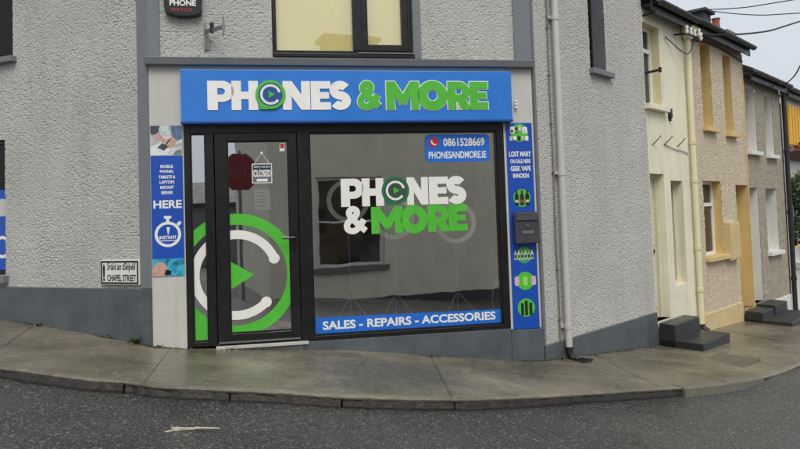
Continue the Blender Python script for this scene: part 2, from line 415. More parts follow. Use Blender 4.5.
def wet_mat(name, dry, wet, rough0, rough1, bump, bscale, speckc, speckt, scale, patch=.9, grain=14, gfac=.6):
    m = bpy.data.materials.new(name); m.use_nodes = True
    n = m.node_tree.nodes; l = m.node_tree.links; b = n['Principled BSDF']
    tc = n.new('ShaderNodeTexCoord')
    n1 = n.new('ShaderNodeTexNoise'); n1.inputs['Scale'].default_value = patch; n1.inputs['Detail'].default_value = 7; n1.inputs['Roughness'].default_value = .62
    l.new(tc.outputs['Object'], n1.inputs['Vector'])
    mr = n.new('ShaderNodeMapRange'); mr.inputs[1].default_value = .38; mr.inputs[2].default_value = .68; l.new(n1.outputs[0], mr.inputs[0])
    mx = n.new('ShaderNodeMix'); mx.data_type = 'RGBA'; mx.inputs[6].default_value = lin(wet) + (1,); mx.inputs[7].default_value = lin(dry) + (1,); l.new(mr.outputs[0], mx.inputs[0])
    n2 = n.new('ShaderNodeTexNoise'); n2.inputs['Scale'].default_value = grain; n2.inputs['Detail'].default_value = 8; n2.inputs['Roughness'].default_value = .75; l.new(tc.outputs['Object'], n2.inputs['Vector'])
    m2 = n.new('ShaderNodeMix'); m2.data_type = 'RGBA'; m2.blend_type = 'MULTIPLY'; m2.inputs[0].default_value = gfac
    cr = n.new('ShaderNodeMapRange'); cr.inputs[1].default_value = .3; cr.inputs[2].default_value = .7; cr.inputs[3].default_value = .45; cr.inputs[4].default_value = 1.45
    l.new(n2.outputs[0], cr.inputs[0]); l.new(mx.outputs[2], m2.inputs[6]); l.new(cr.outputs[0], m2.inputs[7]); out = m2.outputs[2]
    for sc_, thr in ((scale, speckt), (scale * .45, speckt + (1 - speckt) * .7)):
        vo = n.new('ShaderNodeTexVoronoi'); vo.inputs['Scale'].default_value = sc_; l.new(tc.outputs['Object'], vo.inputs['Vector'])
        se = n.new('ShaderNodeSeparateColor'); l.new(vo.outputs['Color'], se.inputs[0])
        r3 = n.new('ShaderNodeMapRange'); r3.inputs[1].default_value = thr; r3.inputs[2].default_value = 1.0; r3.inputs[3].default_value = 0; r3.inputs[4].default_value = .6; l.new(se.outputs[0], r3.inputs[0])
        m4 = n.new('ShaderNodeMix'); m4.data_type = 'RGBA'; m4.inputs[7].default_value = lin(speckc) + (1,); l.new(r3.outputs[0], m4.inputs[0]); l.new(out, m4.inputs[6]); out = m4.outputs[2]
    l.new(out, b.inputs['Base Color'])
    rr = n.new('ShaderNodeMapRange'); rr.inputs[3].default_value = rough0; rr.inputs[4].default_value = rough1; l.new(mr.outputs[0], rr.inputs[0]); l.new(rr.outputs[0], b.inputs['Roughness'])
    nb = n.new('ShaderNodeTexVoronoi'); nb.inputs['Scale'].default_value = bscale; l.new(tc.outputs['Object'], nb.inputs['Vector'])
    bp = n.new('ShaderNodeBump'); bp.inputs['Distance'].default_value = bump; bp.inputs['Strength'].default_value = 1; bp.invert = True
    l.new(nb.outputs['Distance'], bp.inputs['Height']); l.new(bp.outputs[0], b.inputs['Normal'])
    return m
CONCRETE = wet_mat('damp_concrete', (134, 126, 106), (92, 86, 70), .11, .46, .0016, 150, (150, 146, 132), .93, 120)
ASPHALT = wet_mat('damp_asphalt', (74, 72, 69), (50, 49, 47), .17, .40, .005, 120, (142, 142, 138), .76, 130, patch=.4, grain=52, gfac=.85)
KERBSTONE = M('dark_kerb_stone', (44, 40, 34), .6, .35, 11, bump=.008, bscale=30, stain=.5)
KERBNEW = M('pale_kerb_concrete', (108, 103, 90), .6, .14, 9, bump=.002, bscale=40)

pav = thing('pavement', None, None, WORLD, (0, 0, 0), kind='structure')
BAYS = [0, 30, 66, 108, 150, 172, 184, 204, NP - 1]
NV = 22
for a, b in zip(BAYS, BAYS[1:]):
    mb = MB(); rows = []
    fine = [a + (b - a) * k / max(1, (b - a) * 2) for k in range((b - a) * 2 + 1)]
    for s in fine:
        i = min(int(s), NP - 2); t = s - i
        g = .002 if s == a else (-.002 if s == b else 0)
        B = Vector(BACK[i]).lerp(Vector(BACK[i + 1]), t); F = Vector(FRONT[i]).lerp(Vector(FRONT[i + 1]), t)
        T = (Vector(FRONT[i + 1]) - Vector(FRONT[i])).normalized()
        row = []
        for v in range(NV + 1):
            w = -.03 + 1.03 * v / NV
            p = B.lerp(F, w) + T * g
            nz_ = noise.noise(Vector((p.x * 1.3, p.y * 1.3, 3))) * .010 + noise.noise(Vector((p.x * 5, p.y * 5, 8))) * .003
            row.append(len(mb.v)); mb.v.append((p.x, p.y, p.z + nz_ * min(1, 4 * w + .2) * (1 - w * .7)))
        nrm_ = Vector((T.y, -T.x, 0)).normalized(); jag = .008 * noise.noise(Vector((F.x * 9, F.y * 9, 2))) + .006 * noise.noise(Vector((F.x * 23, F.y * 23, 5)))
        for o_, dz_ in ((.008 + jag, -.004), (.014 + jag, -.012), (.006 + jag, -.026)):
            q = F + T * g + nrm_ * o_; row.append(len(mb.v)); mb.v.append((q.x, q.y, F.z + dz_))
        rows.append(row)
    for r0, r1 in zip(rows, rows[1:]):
        for v in range(NV + 3): mb.f.append((r0[v], r0[v + 1], r1[v + 1], r1[v]))
    for row in (rows[0], rows[-1]):
        lo = []
        for k in row: x_, y_, z_ = mb.v[k]; lo.append(len(mb.v)); mb.v.append((x_, y_, z_ - .05))
        for v in range(NV): mb.f.append((row[v], row[v + 1], lo[v + 1], lo[v]))
    o = part('concrete_bay', mb, CONCRETE, pav, smooth=False)
    o.data.polygons.foreach_set('use_smooth', [True] * len(o.data.polygons))
# bed under the joints
mb = MB()
for s in range(NP):
    B = Vector(BACK[s]); F = Vector(FRONT[s]); B2 = B.lerp(F, -.03)
    mb.v += [(B2.x, B2.y, B.z - .03), (F.x, F.y, F.z - .035)]
for s in range(NP - 1): mb.f.append((2 * s, 2 * s + 1, 2 * s + 3, 2 * s + 2))
part('joint_bed', mb, M('dark_joint_fill', (66, 62, 52), .9), pav)

# kerb stones along the front line
kerb = thing('kerb', None, None, WORLD, (0, 0, 0), kind='structure')
def outn(i):
    a = Vector(FRONT[max(i - 1, 0)]); b = Vector(FRONT[min(i + 1, NP - 1)]); d = (b - a); d.z = 0; d.normalize()
    return Vector((d.y, -d.x, 0))
cum = [0.]
for i in range(1, NP): cum.append(cum[-1] + (Vector(FRONT[i]) - Vector(FRONT[i - 1])).length)
def at_len(L):
    for i in range(NP - 1):
        if cum[i + 1] >= L:
            t = (L - cum[i]) / max(1e-6, cum[i + 1] - cum[i])
            return Vector(FRONT[i]).lerp(Vector(FRONT[i + 1]), t), outn(i).lerp(outn(min(i + 1, NP - 1)), t).normalized()
    return Vector(FRONT[-1]), outn(NP - 1)
L = 1.5; kn = 0
while L < 21:
    ln = rnd.uniform(.78, 1.0); mb = MB(); ns = 14
    lift = rnd.uniform(-.006, .006); shift = rnd.uniform(-.012, .012)
    x_mid = at_len(L + ln / 2)[0].x
    new = 2.6 < x_mid < 4.0
    drop = 0
    rows = []
    for k in range(ns + 1):
        p, nrm = at_len(L + .006 + (ln - .012) * k / ns); row = []
        e = rnd.uniform(-.012, .010) if not new else 0; e2 = rnd.uniform(-.005, .003) if not new else 0
        if kn == 5 and k in (0, 1): e -= .03; e2 -= .03       # broken corner
        for out_, dz in ((-.14, -.10), (-.14, .006), (-.02, .007), (.012, -.002), (.026, -.016), (.034, -.10), (.034, -.22)) if new else ((-.1, -.10), (-.1, -.012), (-.03, -.012), (-.004, -.014), (.012 + e, -.022 + e2), (.028 + e, -.07), (.034 + e, -.22)):
            q = p + nrm * (out_ + shift * (out_ > 0)); row.append(len(mb.v)); mb.v.append((q.x, q.y, p.z + dz * (1 if dz > -.09 else 1) + (lift if dz > -.09 else 0) - drop * (dz > -.09)))
        rows.append(row)
    for r0, r1 in zip(rows, rows[1:]):
        for k in range(len(r0) - 1): mb.f.append((r0[k], r0[k + 1], r1[k + 1], r1[k]))
    mb.f.append(tuple(rows[0])); mb.f.append(tuple(reversed(rows[-1])))
    part('kerb_stone', mb, KERBNEW if new else KERBSTONE, kerb)
    L += ln; kn += 1

# road
def koff(s): return .088 - .066 * min(1, max(0, (FRONT[s][0] - 3.5) / .6))
_fa0, _fa1 = math.atan2(-math.cos(AL), math.sin(AL)), math.atan2(-math.cos(AR), math.sin(AR))
def fan(s):
    t_ = min(1, max(0, (cum[s] - cum[12]) / (cum[180] - cum[12]))); a_ = _fa0 + (_fa1 - _fa0) * t_
    return Vector((math.cos(a_), math.sin(a_), 0))
DD = [0, .04, .1, .2, .4, .7, 1, 1.5, 2, 3, 4.5, 6, 8, 12, 20, 45]
mb = MB()
for s in range(NP):
    F = Vector(FRONT[s]); nrm = fan(s)
    for d in DD:
        q = F + nrm * d; h = .012 * noise.noise(Vector((q.x * .9, q.y * .9, 1)))
        mb.v.append((q.x, q.y, F.z - koff(s) - .055 * min(d, 8) + (h if d > .2 else 0)))
k = len(DD)
for s in range(NP - 1):
    for j in range(k - 1): mb.f.append((s * k + j, s * k + j + 1, (s + 1) * k + j + 1, (s + 1) * k + j))
road = single('road', mb, ASPHALT, None, None, WORLD, (0, 0, 0), kind='structure', smooth=True)
ground = single('ground', MB().quad((-600, -600, -4.2), (600, -600, -4.2), (600, 600, -4.2), (-600, 600, -4.2)), M('far_ground', (88, 90, 74), .9, .3, .05), None, None, WORLD, (0, 0, 0), kind='structure')

# ------------------------------------------------------------------ corner shop building
ZT = 5.0
shop = thing('corner_shop_building', 'grey roughcast corner building with black aluminium shop front and grey painted bands', 'building', FA, (0, 0, 0))
def fpart(fr, name, mb, mat, parent, **kw):
    """part given in another frame than its thing's own"""
    root = parent
    while root.parent: root = root.parent
    m2 = MB(); m2.f = mb.f
    Rm = Matrix.Rotation(-FA.a, 3, 'Z')
    c, q = math.cos(fr.a - FA.a), math.sin(fr.a - FA.a)
    off = Rm @ (fr.o - FA.o)
    v = np.array(mb.v, dtype=float); o = np.empty_like(v)
    o[:, 0] = off.x + v[:, 0] * c - v[:, 1] * q; o[:, 1] = off.y + v[:, 0] * q + v[:, 1] * c; o[:, 2] = v[:, 2]
    m2.v = o.tolist()
    return part(name, m2, mat, parent, **kw)
RES = .0102
# facade: roughcast above the ledge
UPW = (1.22, 2.70, 2.935, 4.35)
part('front_wall', wall_mb(.115, 3.826, 2.87, ZT, [UPW], RES, .0092, 3), ROUGHCAST, shop, recalc=False, smooth=False)
part('corner_band', MB().box(-.006, .115, -.018, .05, 2.87, ZT), BANDGREY, shop, bevel=.004)
part('corner_band', MB().box(3.826, 4.026, -.018, .05, 2.87, ZT), BANDGREY, shop, bevel=.004)
part('ledge', MB().hexa([(-.025, -.075, 2.795), (4.03, -.075, 2.795), (4.03, .05, 2.795), (-.025, .05, 2.795)], [(-.025, -.095, 2.868), (4.03, -.095, 2.868), (4.03, .05, 2.892), (-.025, .05, 2.892)]), BANDGREY, shop, bevel=.006)
part('front_wall', MB().box(.0, .325, -.004, .25, -.6, 2.797).box(3.668, 4.012, -.004, .25, -.032, 2.797).box(.325, 3.668, -.004, .25, 2.195, 2.797), LIGHTREND, shop)
part('stall_riser', MB().box(1.46, 3.668, -.012, .25, -.9, -.022), PLINTHGREY, shop, bevel=.004)
part('plinth', MB().box(3.668, 4.026, -.018, .25, -.9, -.042), PLINTHGREY, shop, bevel=.005)
part('threshold', MB().box(.60, 1.51, -.035, .12, -.045, -.012), M('white_sill_plastic', (188, 186, 178), .45, .1, stain=.3), shop, bevel=.004)
part('threshold_base', MB().box(.325, 1.46, -.02, .25, -.9, -.046), PLINTHGREY, shop)
# left street wall
LW = (-2.95, -1.92, 3.12, 4.45); LS = (-3.7, -2.06, .715, 2.21)
fpart(FL, 'left_wall', wall_mb(-3.2, -.133, .55, ZT, [LW, (LS[0], LS[1], LS[2], LS[3])], RES, .0092, 17), ROUGHCAST, shop, recalc=False, smooth=False)
fpart(FL, 'left_wall', wall_mb(-9, -3.2, .55, ZT, [(LS[0], LS[1], LS[2], LS[3])], .03, .006, 18), ROUGHCAST, shop, recalc=False)
fpart(FL, 'corner_band', MB().box(-.133, .004, -.016, .05, .59, ZT), BANDGREY, shop, bevel=.004)
fpart(FL, 'plinth', MB().box(-9, .005, -.032, .05, -.4, .588), PLINTHGREY, shop, bevel=.006)
# right street wall
RW = (1.37, 1.80, 2.985, 4.40)
fpart(FR, 'right_wall', wall_mb(.055, 2.97, -.26, ZT, [RW], RES, .0092, 31), ROUGHCAST, shop, recalc=False, smooth=False)
fpart(FR, 'corner_band', MB().box(.012, .055, -.012, .05, -.232, ZT), BANDGREY, shop)
fpart(FR, 'plinth', MB().box(.016, 2.975, -.028, .05, -1.2, -.231), PLINTHGREY, shop, bevel=.006)
# wall bodies, back and flat roof, so the building is closed
pl = [FL.w((-9, .22, 0)), FA.w((.1, .27, 0)), FA.w((3.85, .27, 0)), FR.w((2.97, .25, 0)), FR.w((2.97, 6, 0)), FL.w((-9, 6, 0))]
Rm = Matrix.Rotation(-FA.a, 3, 'Z'); pl = [Rm @ (p - FA.o) for p in pl]
n6 = len(pl); mb = MB(); mb.v = [(p.x, p.y, ZT) for p in pl] + [(p.x, p.y, ZT + .25) for p in pl]
mb.f = [tuple(range(n6)), tuple(range(2 * n6 - 1, n6 - 1, -1))] + [(i, (i + 1) % n6, n6 + (i + 1) % n6, n6 + i) for i in range(n6)]
part('roof', mb, M('slate_roof', (58, 60, 64), .6, .2, 6), shop)
fpart(FR, 'gable_wall', MB().box(2.72, 2.965, .02, 6, -1.3, ZT), LIGHTREND, shop)
fpart(FL, 'gable_wall', MB().box(-9, -8.75, .02, 6, -.3, ZT), LIGHTREND, shop)
# upper windows
def window(parent, putter, h, setback, fw_, fmat, pmat, name='window', bars=(), sill=None, sillmat=None, rev=None, revmat=None, depth=.25):
    x0, x1, z0, z1 = h
    w = putter(name, frame_mb(x0, x1, z0, z1, fw_, setback, setback + .06), fmat, parent, bevel=.003)
    for b in bars: putter('bar', MB().box(*b), fmat, w, bevel=.002)
    putter('pane', MB().box(x0 + fw_, x1 - fw_, setback + .028, setback + .034, z0 + fw_, z1 - fw_), pmat, w)
    if sill: putter('sill', MB().box(*sill), sillmat, w, bevel=.006)
    if rev is not None: putter('reveal', reveal_mb(h, depth), revmat, w)
    return w
pf = lambda n, mb, mat, par, **k: part(n, mb, mat, par, **k)
pr_ = lambda n, mb, mat, par, **k: fpart(FR, n, mb, mat, par, **k)
pl_ = lambda n, mb, mat, par, **k: fpart(FL, n, mb, mat, par, **k)
CURT = M('yellow_cream_curtain', (238, 222, 152), .8, .05, 2)
w = window(shop, pf, UPW, .045, .045, BLACKFRAME, GLASS_UP, bars=[(2.062, 2.155, .035, .105, UPW[2] + .045, UPW[3] - .045)], rev=1, revmat=BANDGREY, depth=.3)
part('casement', frame_mb(2.156, 2.654, UPW[2] + .047, UPW[3] - .047, .066, .038, .1), BLACKFRAME, w, bevel=.003)
mb = MB()
for k in range(181):
    x_ = 1.24 + 1.44 * k / 180; y_ = .098 + .0016 * math.sin(k * .55) + .001 * math.sin(k * .21)
    mb.v += [(x_, y_, 2.95), (x_, y_, 4.33)]
mb.f = [(2 * k, 2 * k + 2, 2 * k + 3, 2 * k + 1) for k in range(180)]
part('curtain', mb, CURT, w, recalc=False, smooth=True)
part('window_sill', MB().box(1.22, 2.71, -.03, .06, 2.895, 2.934), BLACKFRAME, w, bevel=.004)
part('drip_strip', MB().box(2.10, 2.70, -.036, .0, 2.936, 2.946), STEEL, w)
part('window_band', MB().box(2.702, 2.785, -.016, .05, 2.89, 4.4), BANDGREY, shop, bevel=.003)
window(shop, pl_, LW, .09, .05, BLACKFRAME, BLACKPANE, sill=(LW[0] - .06, LW[1] + .06, -.075, .05, 3.055, 3.118), sillmat=BANDGREY, rev=1, revmat=BANDGREY)
w = window(shop, pl_, LS, .05, .04, BLACKFRAME, BLACKPANE, sill=(LS[0] - .05, LS[1] + .05, -.075, .05, .63, .713), sillmat=BANDGREY, rev=1, revmat=BANDGREY)
window(shop, pr_, RW, .17, .04, BLACKFRAME, DARKPANE, sill=(RW[0] - .03, RW[1] + .11, -.07, .1, 2.915, 2.984), sillmat=BANDGREY, rev=1, revmat=M('grey_reveal_paint', (104, 107, 112), .6, .08), depth=.28)

# shop front: frame, side light, door, display window
SF = part('shop_front', MB().box(.325, .385, -.012, .075, -.006, 2.194).box(.53, .612, -.012, .075, -.006, 2.112).box(1.445, 1.567, -.012, .075, -.02, 2.112)
          .box(3.588, 3.667, -.012, .075, -.02, 2.194).box(.385, 3.588, -.012, .075, 2.112, 2.194).box(.385, .53, -.012, .075, -.006, .04).box(1.567, 3.588, -.012, .075, -.021, .028), BLACKFRAME, shop, bevel=.004)
part('bead', frame_mb(1.5675, 3.5875, .0285, 2.1115, .014, .004, .03), BLACKFRAME, SF)
part('bead', frame_mb(.3855, .5295, .0405, 2.1115, .01, .004, .03), BLACKFRAME, SF)
GY = .034
part('pane', MB().box(1.57, 3.585, GY, GY + .006, .03, 2.11), GLASS, SF)
part('pane', MB().box(.388, .527, GY, GY + .006, .042, 2.11), GLASS, SF)
door = part('door', MB().box(.622, .742, -.022, .045, .002, 2.105).box(1.352, 1.437, -.022, .045, .002, 2.105).box(.742, 1.352, -.022, .045, 2.032, 2.105).box(.742, 1.352, -.022, .045, .002, .102), BLACKFRAME, shop, bevel=.005)
part('pane', MB().box(.745, 1.349, .012, .018, .104, 2.03), GLASS, door)
part('glazing_bead', frame_mb(.7425, 1.3515, .1025, 2.0315, .012, -.004, .01), BLACKFRAME, door)
part('kick_strip', MB().box(.63, 1.43, -.027, -.022, .012, .03), STEEL, door)
part('handle', MB().box(1.377, 1.409, -.034, -.022, .90, 1.08).tube([(1.393, -.03, 1.04), (1.393, -.075, 1.04)], .011).tube([(1.398, -.075, 1.04), (1.27, -.078, 1.036)], .011).tube([(1.393, -.034, .94), (1.393, -.042, .94)], .013), M('black_handle', (18, 18, 18), .3, .05), door, smooth=False)
# room behind the glass
part('shop_floor', MB().box(.05, 3.95, .25, 3.2, -.08, -.012), M('grey_vinyl_floor', (112, 110, 106), .35, .1, 2), shop)
part('window_board', MB().box(1.46, 3.668, .09, .25, -.1, .0), M('grey_vinyl_floor', (112, 110, 106)), shop)
INT = M('interior_plaster', (126, 124, 112), .85, .07, 1.5)
part('interior_wall', MB().box(.0, 4.0, 3.2, 3.3, -.1, 2.75).box(-.08, .02, .25, 3.3, -.1, 2.75).box(3.98, 4.08, .25, 3.3, -.1, 2.75), INT, shop)
part('ceiling', MB().box(-.05, 4.05, .25, 3.3, 2.72, 2.8), INT, shop)

# ------------------------------------------------------------------ signs on the shop
def logo(parent, cx_, cz_, R_, y, ringmat, small=True, fill=None, putname='logo'):
    """ring with speech tail, C with round ends, play triangle; R_ outer radius; returns the ring part"""
    mb = MB().ring(cx_, cz_, R_ * .80, R_, y - .004, y, n=56)
    mb.prism([(cx_ - R_ * .80, cz_ - R_ * .55), (cx_ - R_ * .25, cz_ - R_ * .93), (cx_ - R_ * .2, cz_ - R_ * 1.02), (cx_ - R_ * .72, cz_ - R_ * 1.0)], y - .0036, y)
    r = part(putname, mb, ringmat, parent)
    if fill: part('disc', MB().disc(cx_, cz_, R_ * .795, y - .002, y), fill, r)
    part('letter_c', c_mb(cx_, cz_, R_ * .62, R_ * .16, y - .0055), WHITE, r)
    part('play_triangle', MB().prism([(cx_ - R_ * .13, cz_ - R_ * .24), (cx_ + R_ * .3, cz_), (cx_ - R_ * .13, cz_ + R_ * .24)], y - .005, y - .002), GREEN, r)
    return r
def c_mb(cx_, cz_, r, w, y, y1=None):
    y1 = y1 if y1 is not None else y + .003
    pts = arc(cx_, cz_, r, r, 22, 315, 40)
    mb = MB().strip(pts, w, y, y1)
    for p in (pts[0], pts[-1]): mb.disc(p[0], p[1], w * .62, y - .0005, y1, n=18)
    return mb

UC, ZC, KF = 1.1425, 1.2148, .9855
def fu(u): return UC + (u - UC) * KF
def fz_(z): return ZC + (z - ZC) * KF
def fs(*sp): return [(fu(a), fu(b)) for a, b in sp]
fascia = thing('fascia_sign', 'long blue fascia sign reading PHONES & MORE above the shop front', 'sign', FA, (.305, -.004, 2.21))
FY = -.105
part('panel', MB().box(fu(.305), fu(3.782), FY, -.005, fz_(2.232), fz_(2.762)), SIGNBLUE, fascia, bevel=.005)
part('trim', MB().box(fu(.30), fu(3.787), FY - .006, -.006, fz_(2.212), fz_(2.2315)), M('sign_trim_blue', (20, 62, 140), .4, .05), fascia, bevel=.002)
def lay(parent, word, spans, z0, z1, y0, mat, back=None, grow=.008, depth=.006):
    for ch, (a, b) in zip(word, spans):
        if back: part('letter_outline', glyph_mb(ch, a, b, z0, z1, y0 - .004, y0 + .0005, grow), back, parent)
        part('letter', glyph_mb(ch, a, b, z0, z1, y0 - depth - (.004 if back else 0), y0, 0), mat, parent)
ZA, ZB = fz_(2.348), fz_(2.646)
lay(fascia, 'PH', fs((.563, .825), (.800, 1.065)), ZA, ZB, FY, SIGNWHITE)
lay(fascia, 'N', fs((1.312, 1.592)), ZA, ZB, FY, SIGNWHITE)
lay(fascia, 'ES', fs((1.600, 1.805), (1.79, 2.02)), ZA, ZB, FY, SIGNWHITE)
logo(fascia, fu(1.19), fz_(2.505), .148, FY - .0145, GREEN, fill=M('logo_blue', (30, 84, 150), .4, .05))
lay(fascia, '&', fs((2.085, 2.345)), ZA, ZB, FY, GREEN, back=SIGNWHITE)
lay(fascia, 'MORE', fs((2.39, 2.745), (2.728, 3.055), (3.058, 3.312), (3.302, 3.508)), ZA, ZB, FY, GREEN, back=SIGNWHITE)

# lettering stuck on the display window
vin = thing('window_lettering', 'white and green PHONES & MORE vinyl lettering stuck on the display window', 'lettering', FA, (1.887, GY - .001, 1.05))
VY = GY - .002
lay(vin, 'PH', [(1.885, 2.125), (2.105, 2.335)], 1.335, 1.628, VY, WHITE, depth=.002)
lay(vin, 'N', [(2.585, 2.815)], 1.335, 1.628, VY, WHITE, depth=.002)
lay(vin, 'ES', [(2.825, 3.035), (3.015, 3.242)], 1.335, 1.628, VY, WHITE, depth=.002)
logo(vin, 2.462, 1.492, .148, VY, DARKGREEN, fill=M('logo_smoke', (62, 84, 76), .3, .05))
lay(vin, '&', [(1.905, 2.165)], 1.05, 1.335, VY, WHITE, depth=.002)
lay(vin, 'MORE', [(2.195, 2.53), (2.505, 2.80), (2.80, 3.045), (3.03, 3.238)], 1.043, 1.325, VY, GREEN, depth=.002)

def rrect(x0, x1, z0, z1, r, n=6):
    return arc(x1 - r, z1 - r, r, r, 0, 90, n) + arc(x0 + r, z1 - r, r, r, 90, 180, n) + arc(x0 + r, z0 + r, r, r, 180, 270, n) + arc(x1 - r, z0 + r, r, r, 270, 360, n)
pn = thing('phone_number_sticker', 'blue rounded sticker with phone number and web address in window corner', 'sticker', FA, (2.80, GY, 1.785))
part('backing', MB().prism(rrect(2.797, 3.517, 1.785, 2.082, .05), VY - .001, VY), M('sticker_blue', (34, 108, 206), .35, .04), pn)
for m_ in islands(text_mb('0861528669', 3.00, 3.46, 1.952, 2.042, VY - .003, VY, .028)): part('numeral', m_, WHITE, pn)
part('lettering', text_mb('PHONESANDMORE.IE', 2.835, 3.475, 1.822, 1.898, VY - .003, VY, .024), WHITE, pn)
ic = part('phone_icon', MB().disc(2.895, 1.998, .052, VY - .003, VY), RED, pn)
part('handset', MB().strip(catmull([(2.872, 2.022), (2.874, 1.995), (2.893, 1.976), (2.92, 1.974)], 5), .016, VY - .005, VY - .002), WHITE, ic)
st = thing('services_strip', 'blue strip reading SALES - REPAIRS - ACCESSORIES along window bottom', 'sticker', FA, (1.57, GY, .04))
part('backing', MB().prism([(1.583, .044), (3.572, .044), (3.572, .186), (1.583, .206)], VY - .001, VY), M('sticker_blue', (34, 108, 206)), st)
for m_ in islands(text_mb('SALES - REPAIRS - ACCESSORIES', 1.66, 3.51, .078, .166, VY - .003, VY, .03)): part('letter', m_, WHITE, st)

# round logo across side light and door
LCX, LCZ, LR = .81, .684, .615
def big_logo(parent, x0, x1, z0, z1, y):
    def put(name, mb, mat):
        mb = clip(mb, x0, x1, z0, z1)
        for isl in islands(mb): part(name, isl, mat, parent)
    put('ring', MB().ring(LCX, LCZ, LR * .82, LR, y - .001, y, n=90), GREEN)
    put('speech_tail', MB().prism([(LCX - .43, LCZ - .40), (LCX - .25, LCZ - .47), (LCX - .27, LCZ - .64), (LCX - .43, LCZ - .64)], y - .0008, y), GREEN)
    put('letter_c', c_mb(LCX, LCZ, .405, .088, y - .002, y), WHITE)
    put('play_triangle', MB().prism([(LCX - .10, LCZ - .17), (LCX + .175, LCZ - .005), (LCX - .10, LCZ + .16)], y - .001, y), GREEN)
t = thing('door_logo_sticker', 'big green ring, white C and play triangle stuck on the door glass', 'sticker', FA, (LCX, .01, .11))
big_logo(t, .756, 1.338, .116, 2.0, .0105)
t = thing('side_light_logo_sticker', 'slice of green ring and white C on the narrow pane left of the door', 'sticker', FA, (.45, GY, .06))
big_logo(t, .398, .517, .054, 2.0, VY)
# closed sign hanging in the door, small red sticker
t = thing('closed_sign', 'small hanging card reading CLOSED on the door glass', 'sign', FA, (1.085, .0, 1.6))
cs = part('card', MB().box(.985, 1.185, .003, .007, 1.60, 1.80), M('card_grey', (104, 108, 116), .5, .05), t)
part('border', frame_mb(.985, 1.185, 1.60, 1.80, .008, .0015, .003), WHITE, cs)
part('printed_band', MB().box(.994, 1.176, .0015, .003, 1.742, 1.791), M('card_navy', (32, 40, 78), .5), cs)
part('lettering', text_mb('Sorry we are', 1.005, 1.165, 1.75, 1.783, .000, .0015, .012), WHITE, cs)
part('lettering', text_mb('CLOSED', .997, 1.173, 1.665, 1.735, .0015, .003, .03), WHITE, cs)
part('printed_line', MB().box(1.03, 1.14, .0015, .003, 1.618, 1.645), WHITE, cs)
part('cord', MB().tube([(1.01, .005, 1.80), (1.085, .004, 1.905), (1.16, .005, 1.80)], .003, 5), WHITE, t)
part('suction_hook', MB().disc(1.085, 1.91, .012, .002, .011, n=14), WHITE, t)
t = thing('opening_notice', 'pale paper notice below the closed sign on the door', 'notice', FA, (1.08, .03, 1.3))
part('paper', MB().box(1.005, 1.165, .021, .0225, 1.33, 1.54), M('paper_grey', (150, 152, 152), .7, .06), t)
for k in range(5): part('printed_line', MB().box(1.02, 1.02 + .12 * rnd.uniform(.6, 1), .0195, .021, 1.50 - .034 * k, 1.512 - .034 * k), BLACK, t)
t = thing('red_door_sticker', 'tiny red and white square sticker high on the door glass', 'sticker', FA, (1.31, .01, 1.93))
part('backing', MB().box(1.268, 1.318, .0095, .0118, 1.925, 2.01), WHITE, t)
part('red_square', MB().box(1.274, 1.312, .008, .0095, 1.955, 2.0), RED, t)

# left poster
t = thing('repair_poster', 'tall blue repair poster with HERE and stopwatch left of the door', 'poster', FA, (.16, -.005, .70))
PY = -.009
part('board', MB().box(.008, .312, PY, -.0045, .702, 2.196), POSTERBLUE, t)
SKIN = M('printed_skin', (196, 158, 138), .4, .15, 30)
ph = part('photo_print', MB().box(.0085, .3115, PY - .0015, PY, 1.895, 2.1955), print_mat('workbench_print', [(150, 154, 156), (186, 190, 192), (214, 216, 214), (170, 172, 170), (228, 228, 226)], 6), t)
def pp(name, poly, mat, k=1): part(name, MB().prism(poly, PY - .0015 - .001 * k, PY - .0015), mat, ph)
pp('printed_shirt', [(.20, 2.194), (.31, 2.194), (.31, 2.06), (.26, 2.04), (.215, 2.09)], M('printed_sleeve', (96, 118, 150), .4, .3, 20))
pp('printed_shadow', [(.01, 2.194), (.10, 2.194), (.085, 2.13), (.04, 2.10), (.01, 2.12)], M('printed_charcoal', (70, 72, 76), .4, .3, 20))
pp('printed_paper', [(.012, 1.90), (.16, 1.90), (.21, 1.97), (.10, 2.02), (.012, 1.985)], M('printed_pale', (226, 226, 222), .4, .1, 20))
pp('printed_hand', [(.215, 2.09), (.26, 2.045), (.235, 2.0), (.19, 1.965), (.15, 1.975), (.155, 1.995), (.185, 2.01), (.175, 2.03), (.14, 2.035), (.15, 2.055), (.19, 2.07)], SKIN, 2)
pp('printed_hand', [(.05, 2.10), (.09, 2.12), (.135, 2.075), (.15, 2.03), (.135, 2.02), (.105, 2.05), (.09, 2.04), (.07, 2.05)], SKIN, 2)
pp('printed_phone', [(.075, 1.975), (.135, 1.945), (.18, 1.985), (.12, 2.02)], M('printed_charcoal', (70, 72, 76)), 3)
part('printed_tool', MB().strip([(.20, 2.06), (.135, 1.985)], .009, PY - .0055, PY - .0015), BLACK, ph)
pp('printed_parts', [(.22, 1.90), (.305, 1.90), (.305, 1.955), (.25, 1.945)], M('printed_steel', (120, 126, 132), .4, .3, 40), 1)
ph = part('photo_print', MB().box(.0085, .3115, PY - .0015, PY, .7025, .875), print_mat('repair_print', [(30, 60, 84), (40, 150, 180), (70, 180, 204), (150, 110, 92)], 9), t)
part('printed_hand', MB().prism([(.01, .705), (.12, .705), (.16, .76), (.13, .83), (.07, .85), (.03, .82), (.01, .78)], PY - .003, PY - .0015), SKIN, ph)
part('printed_phone', MB().prism([(.12, .72), (.18, .715), (.19, .755), (.135, .77)], PY - .004, PY - .003), BLACK, ph)
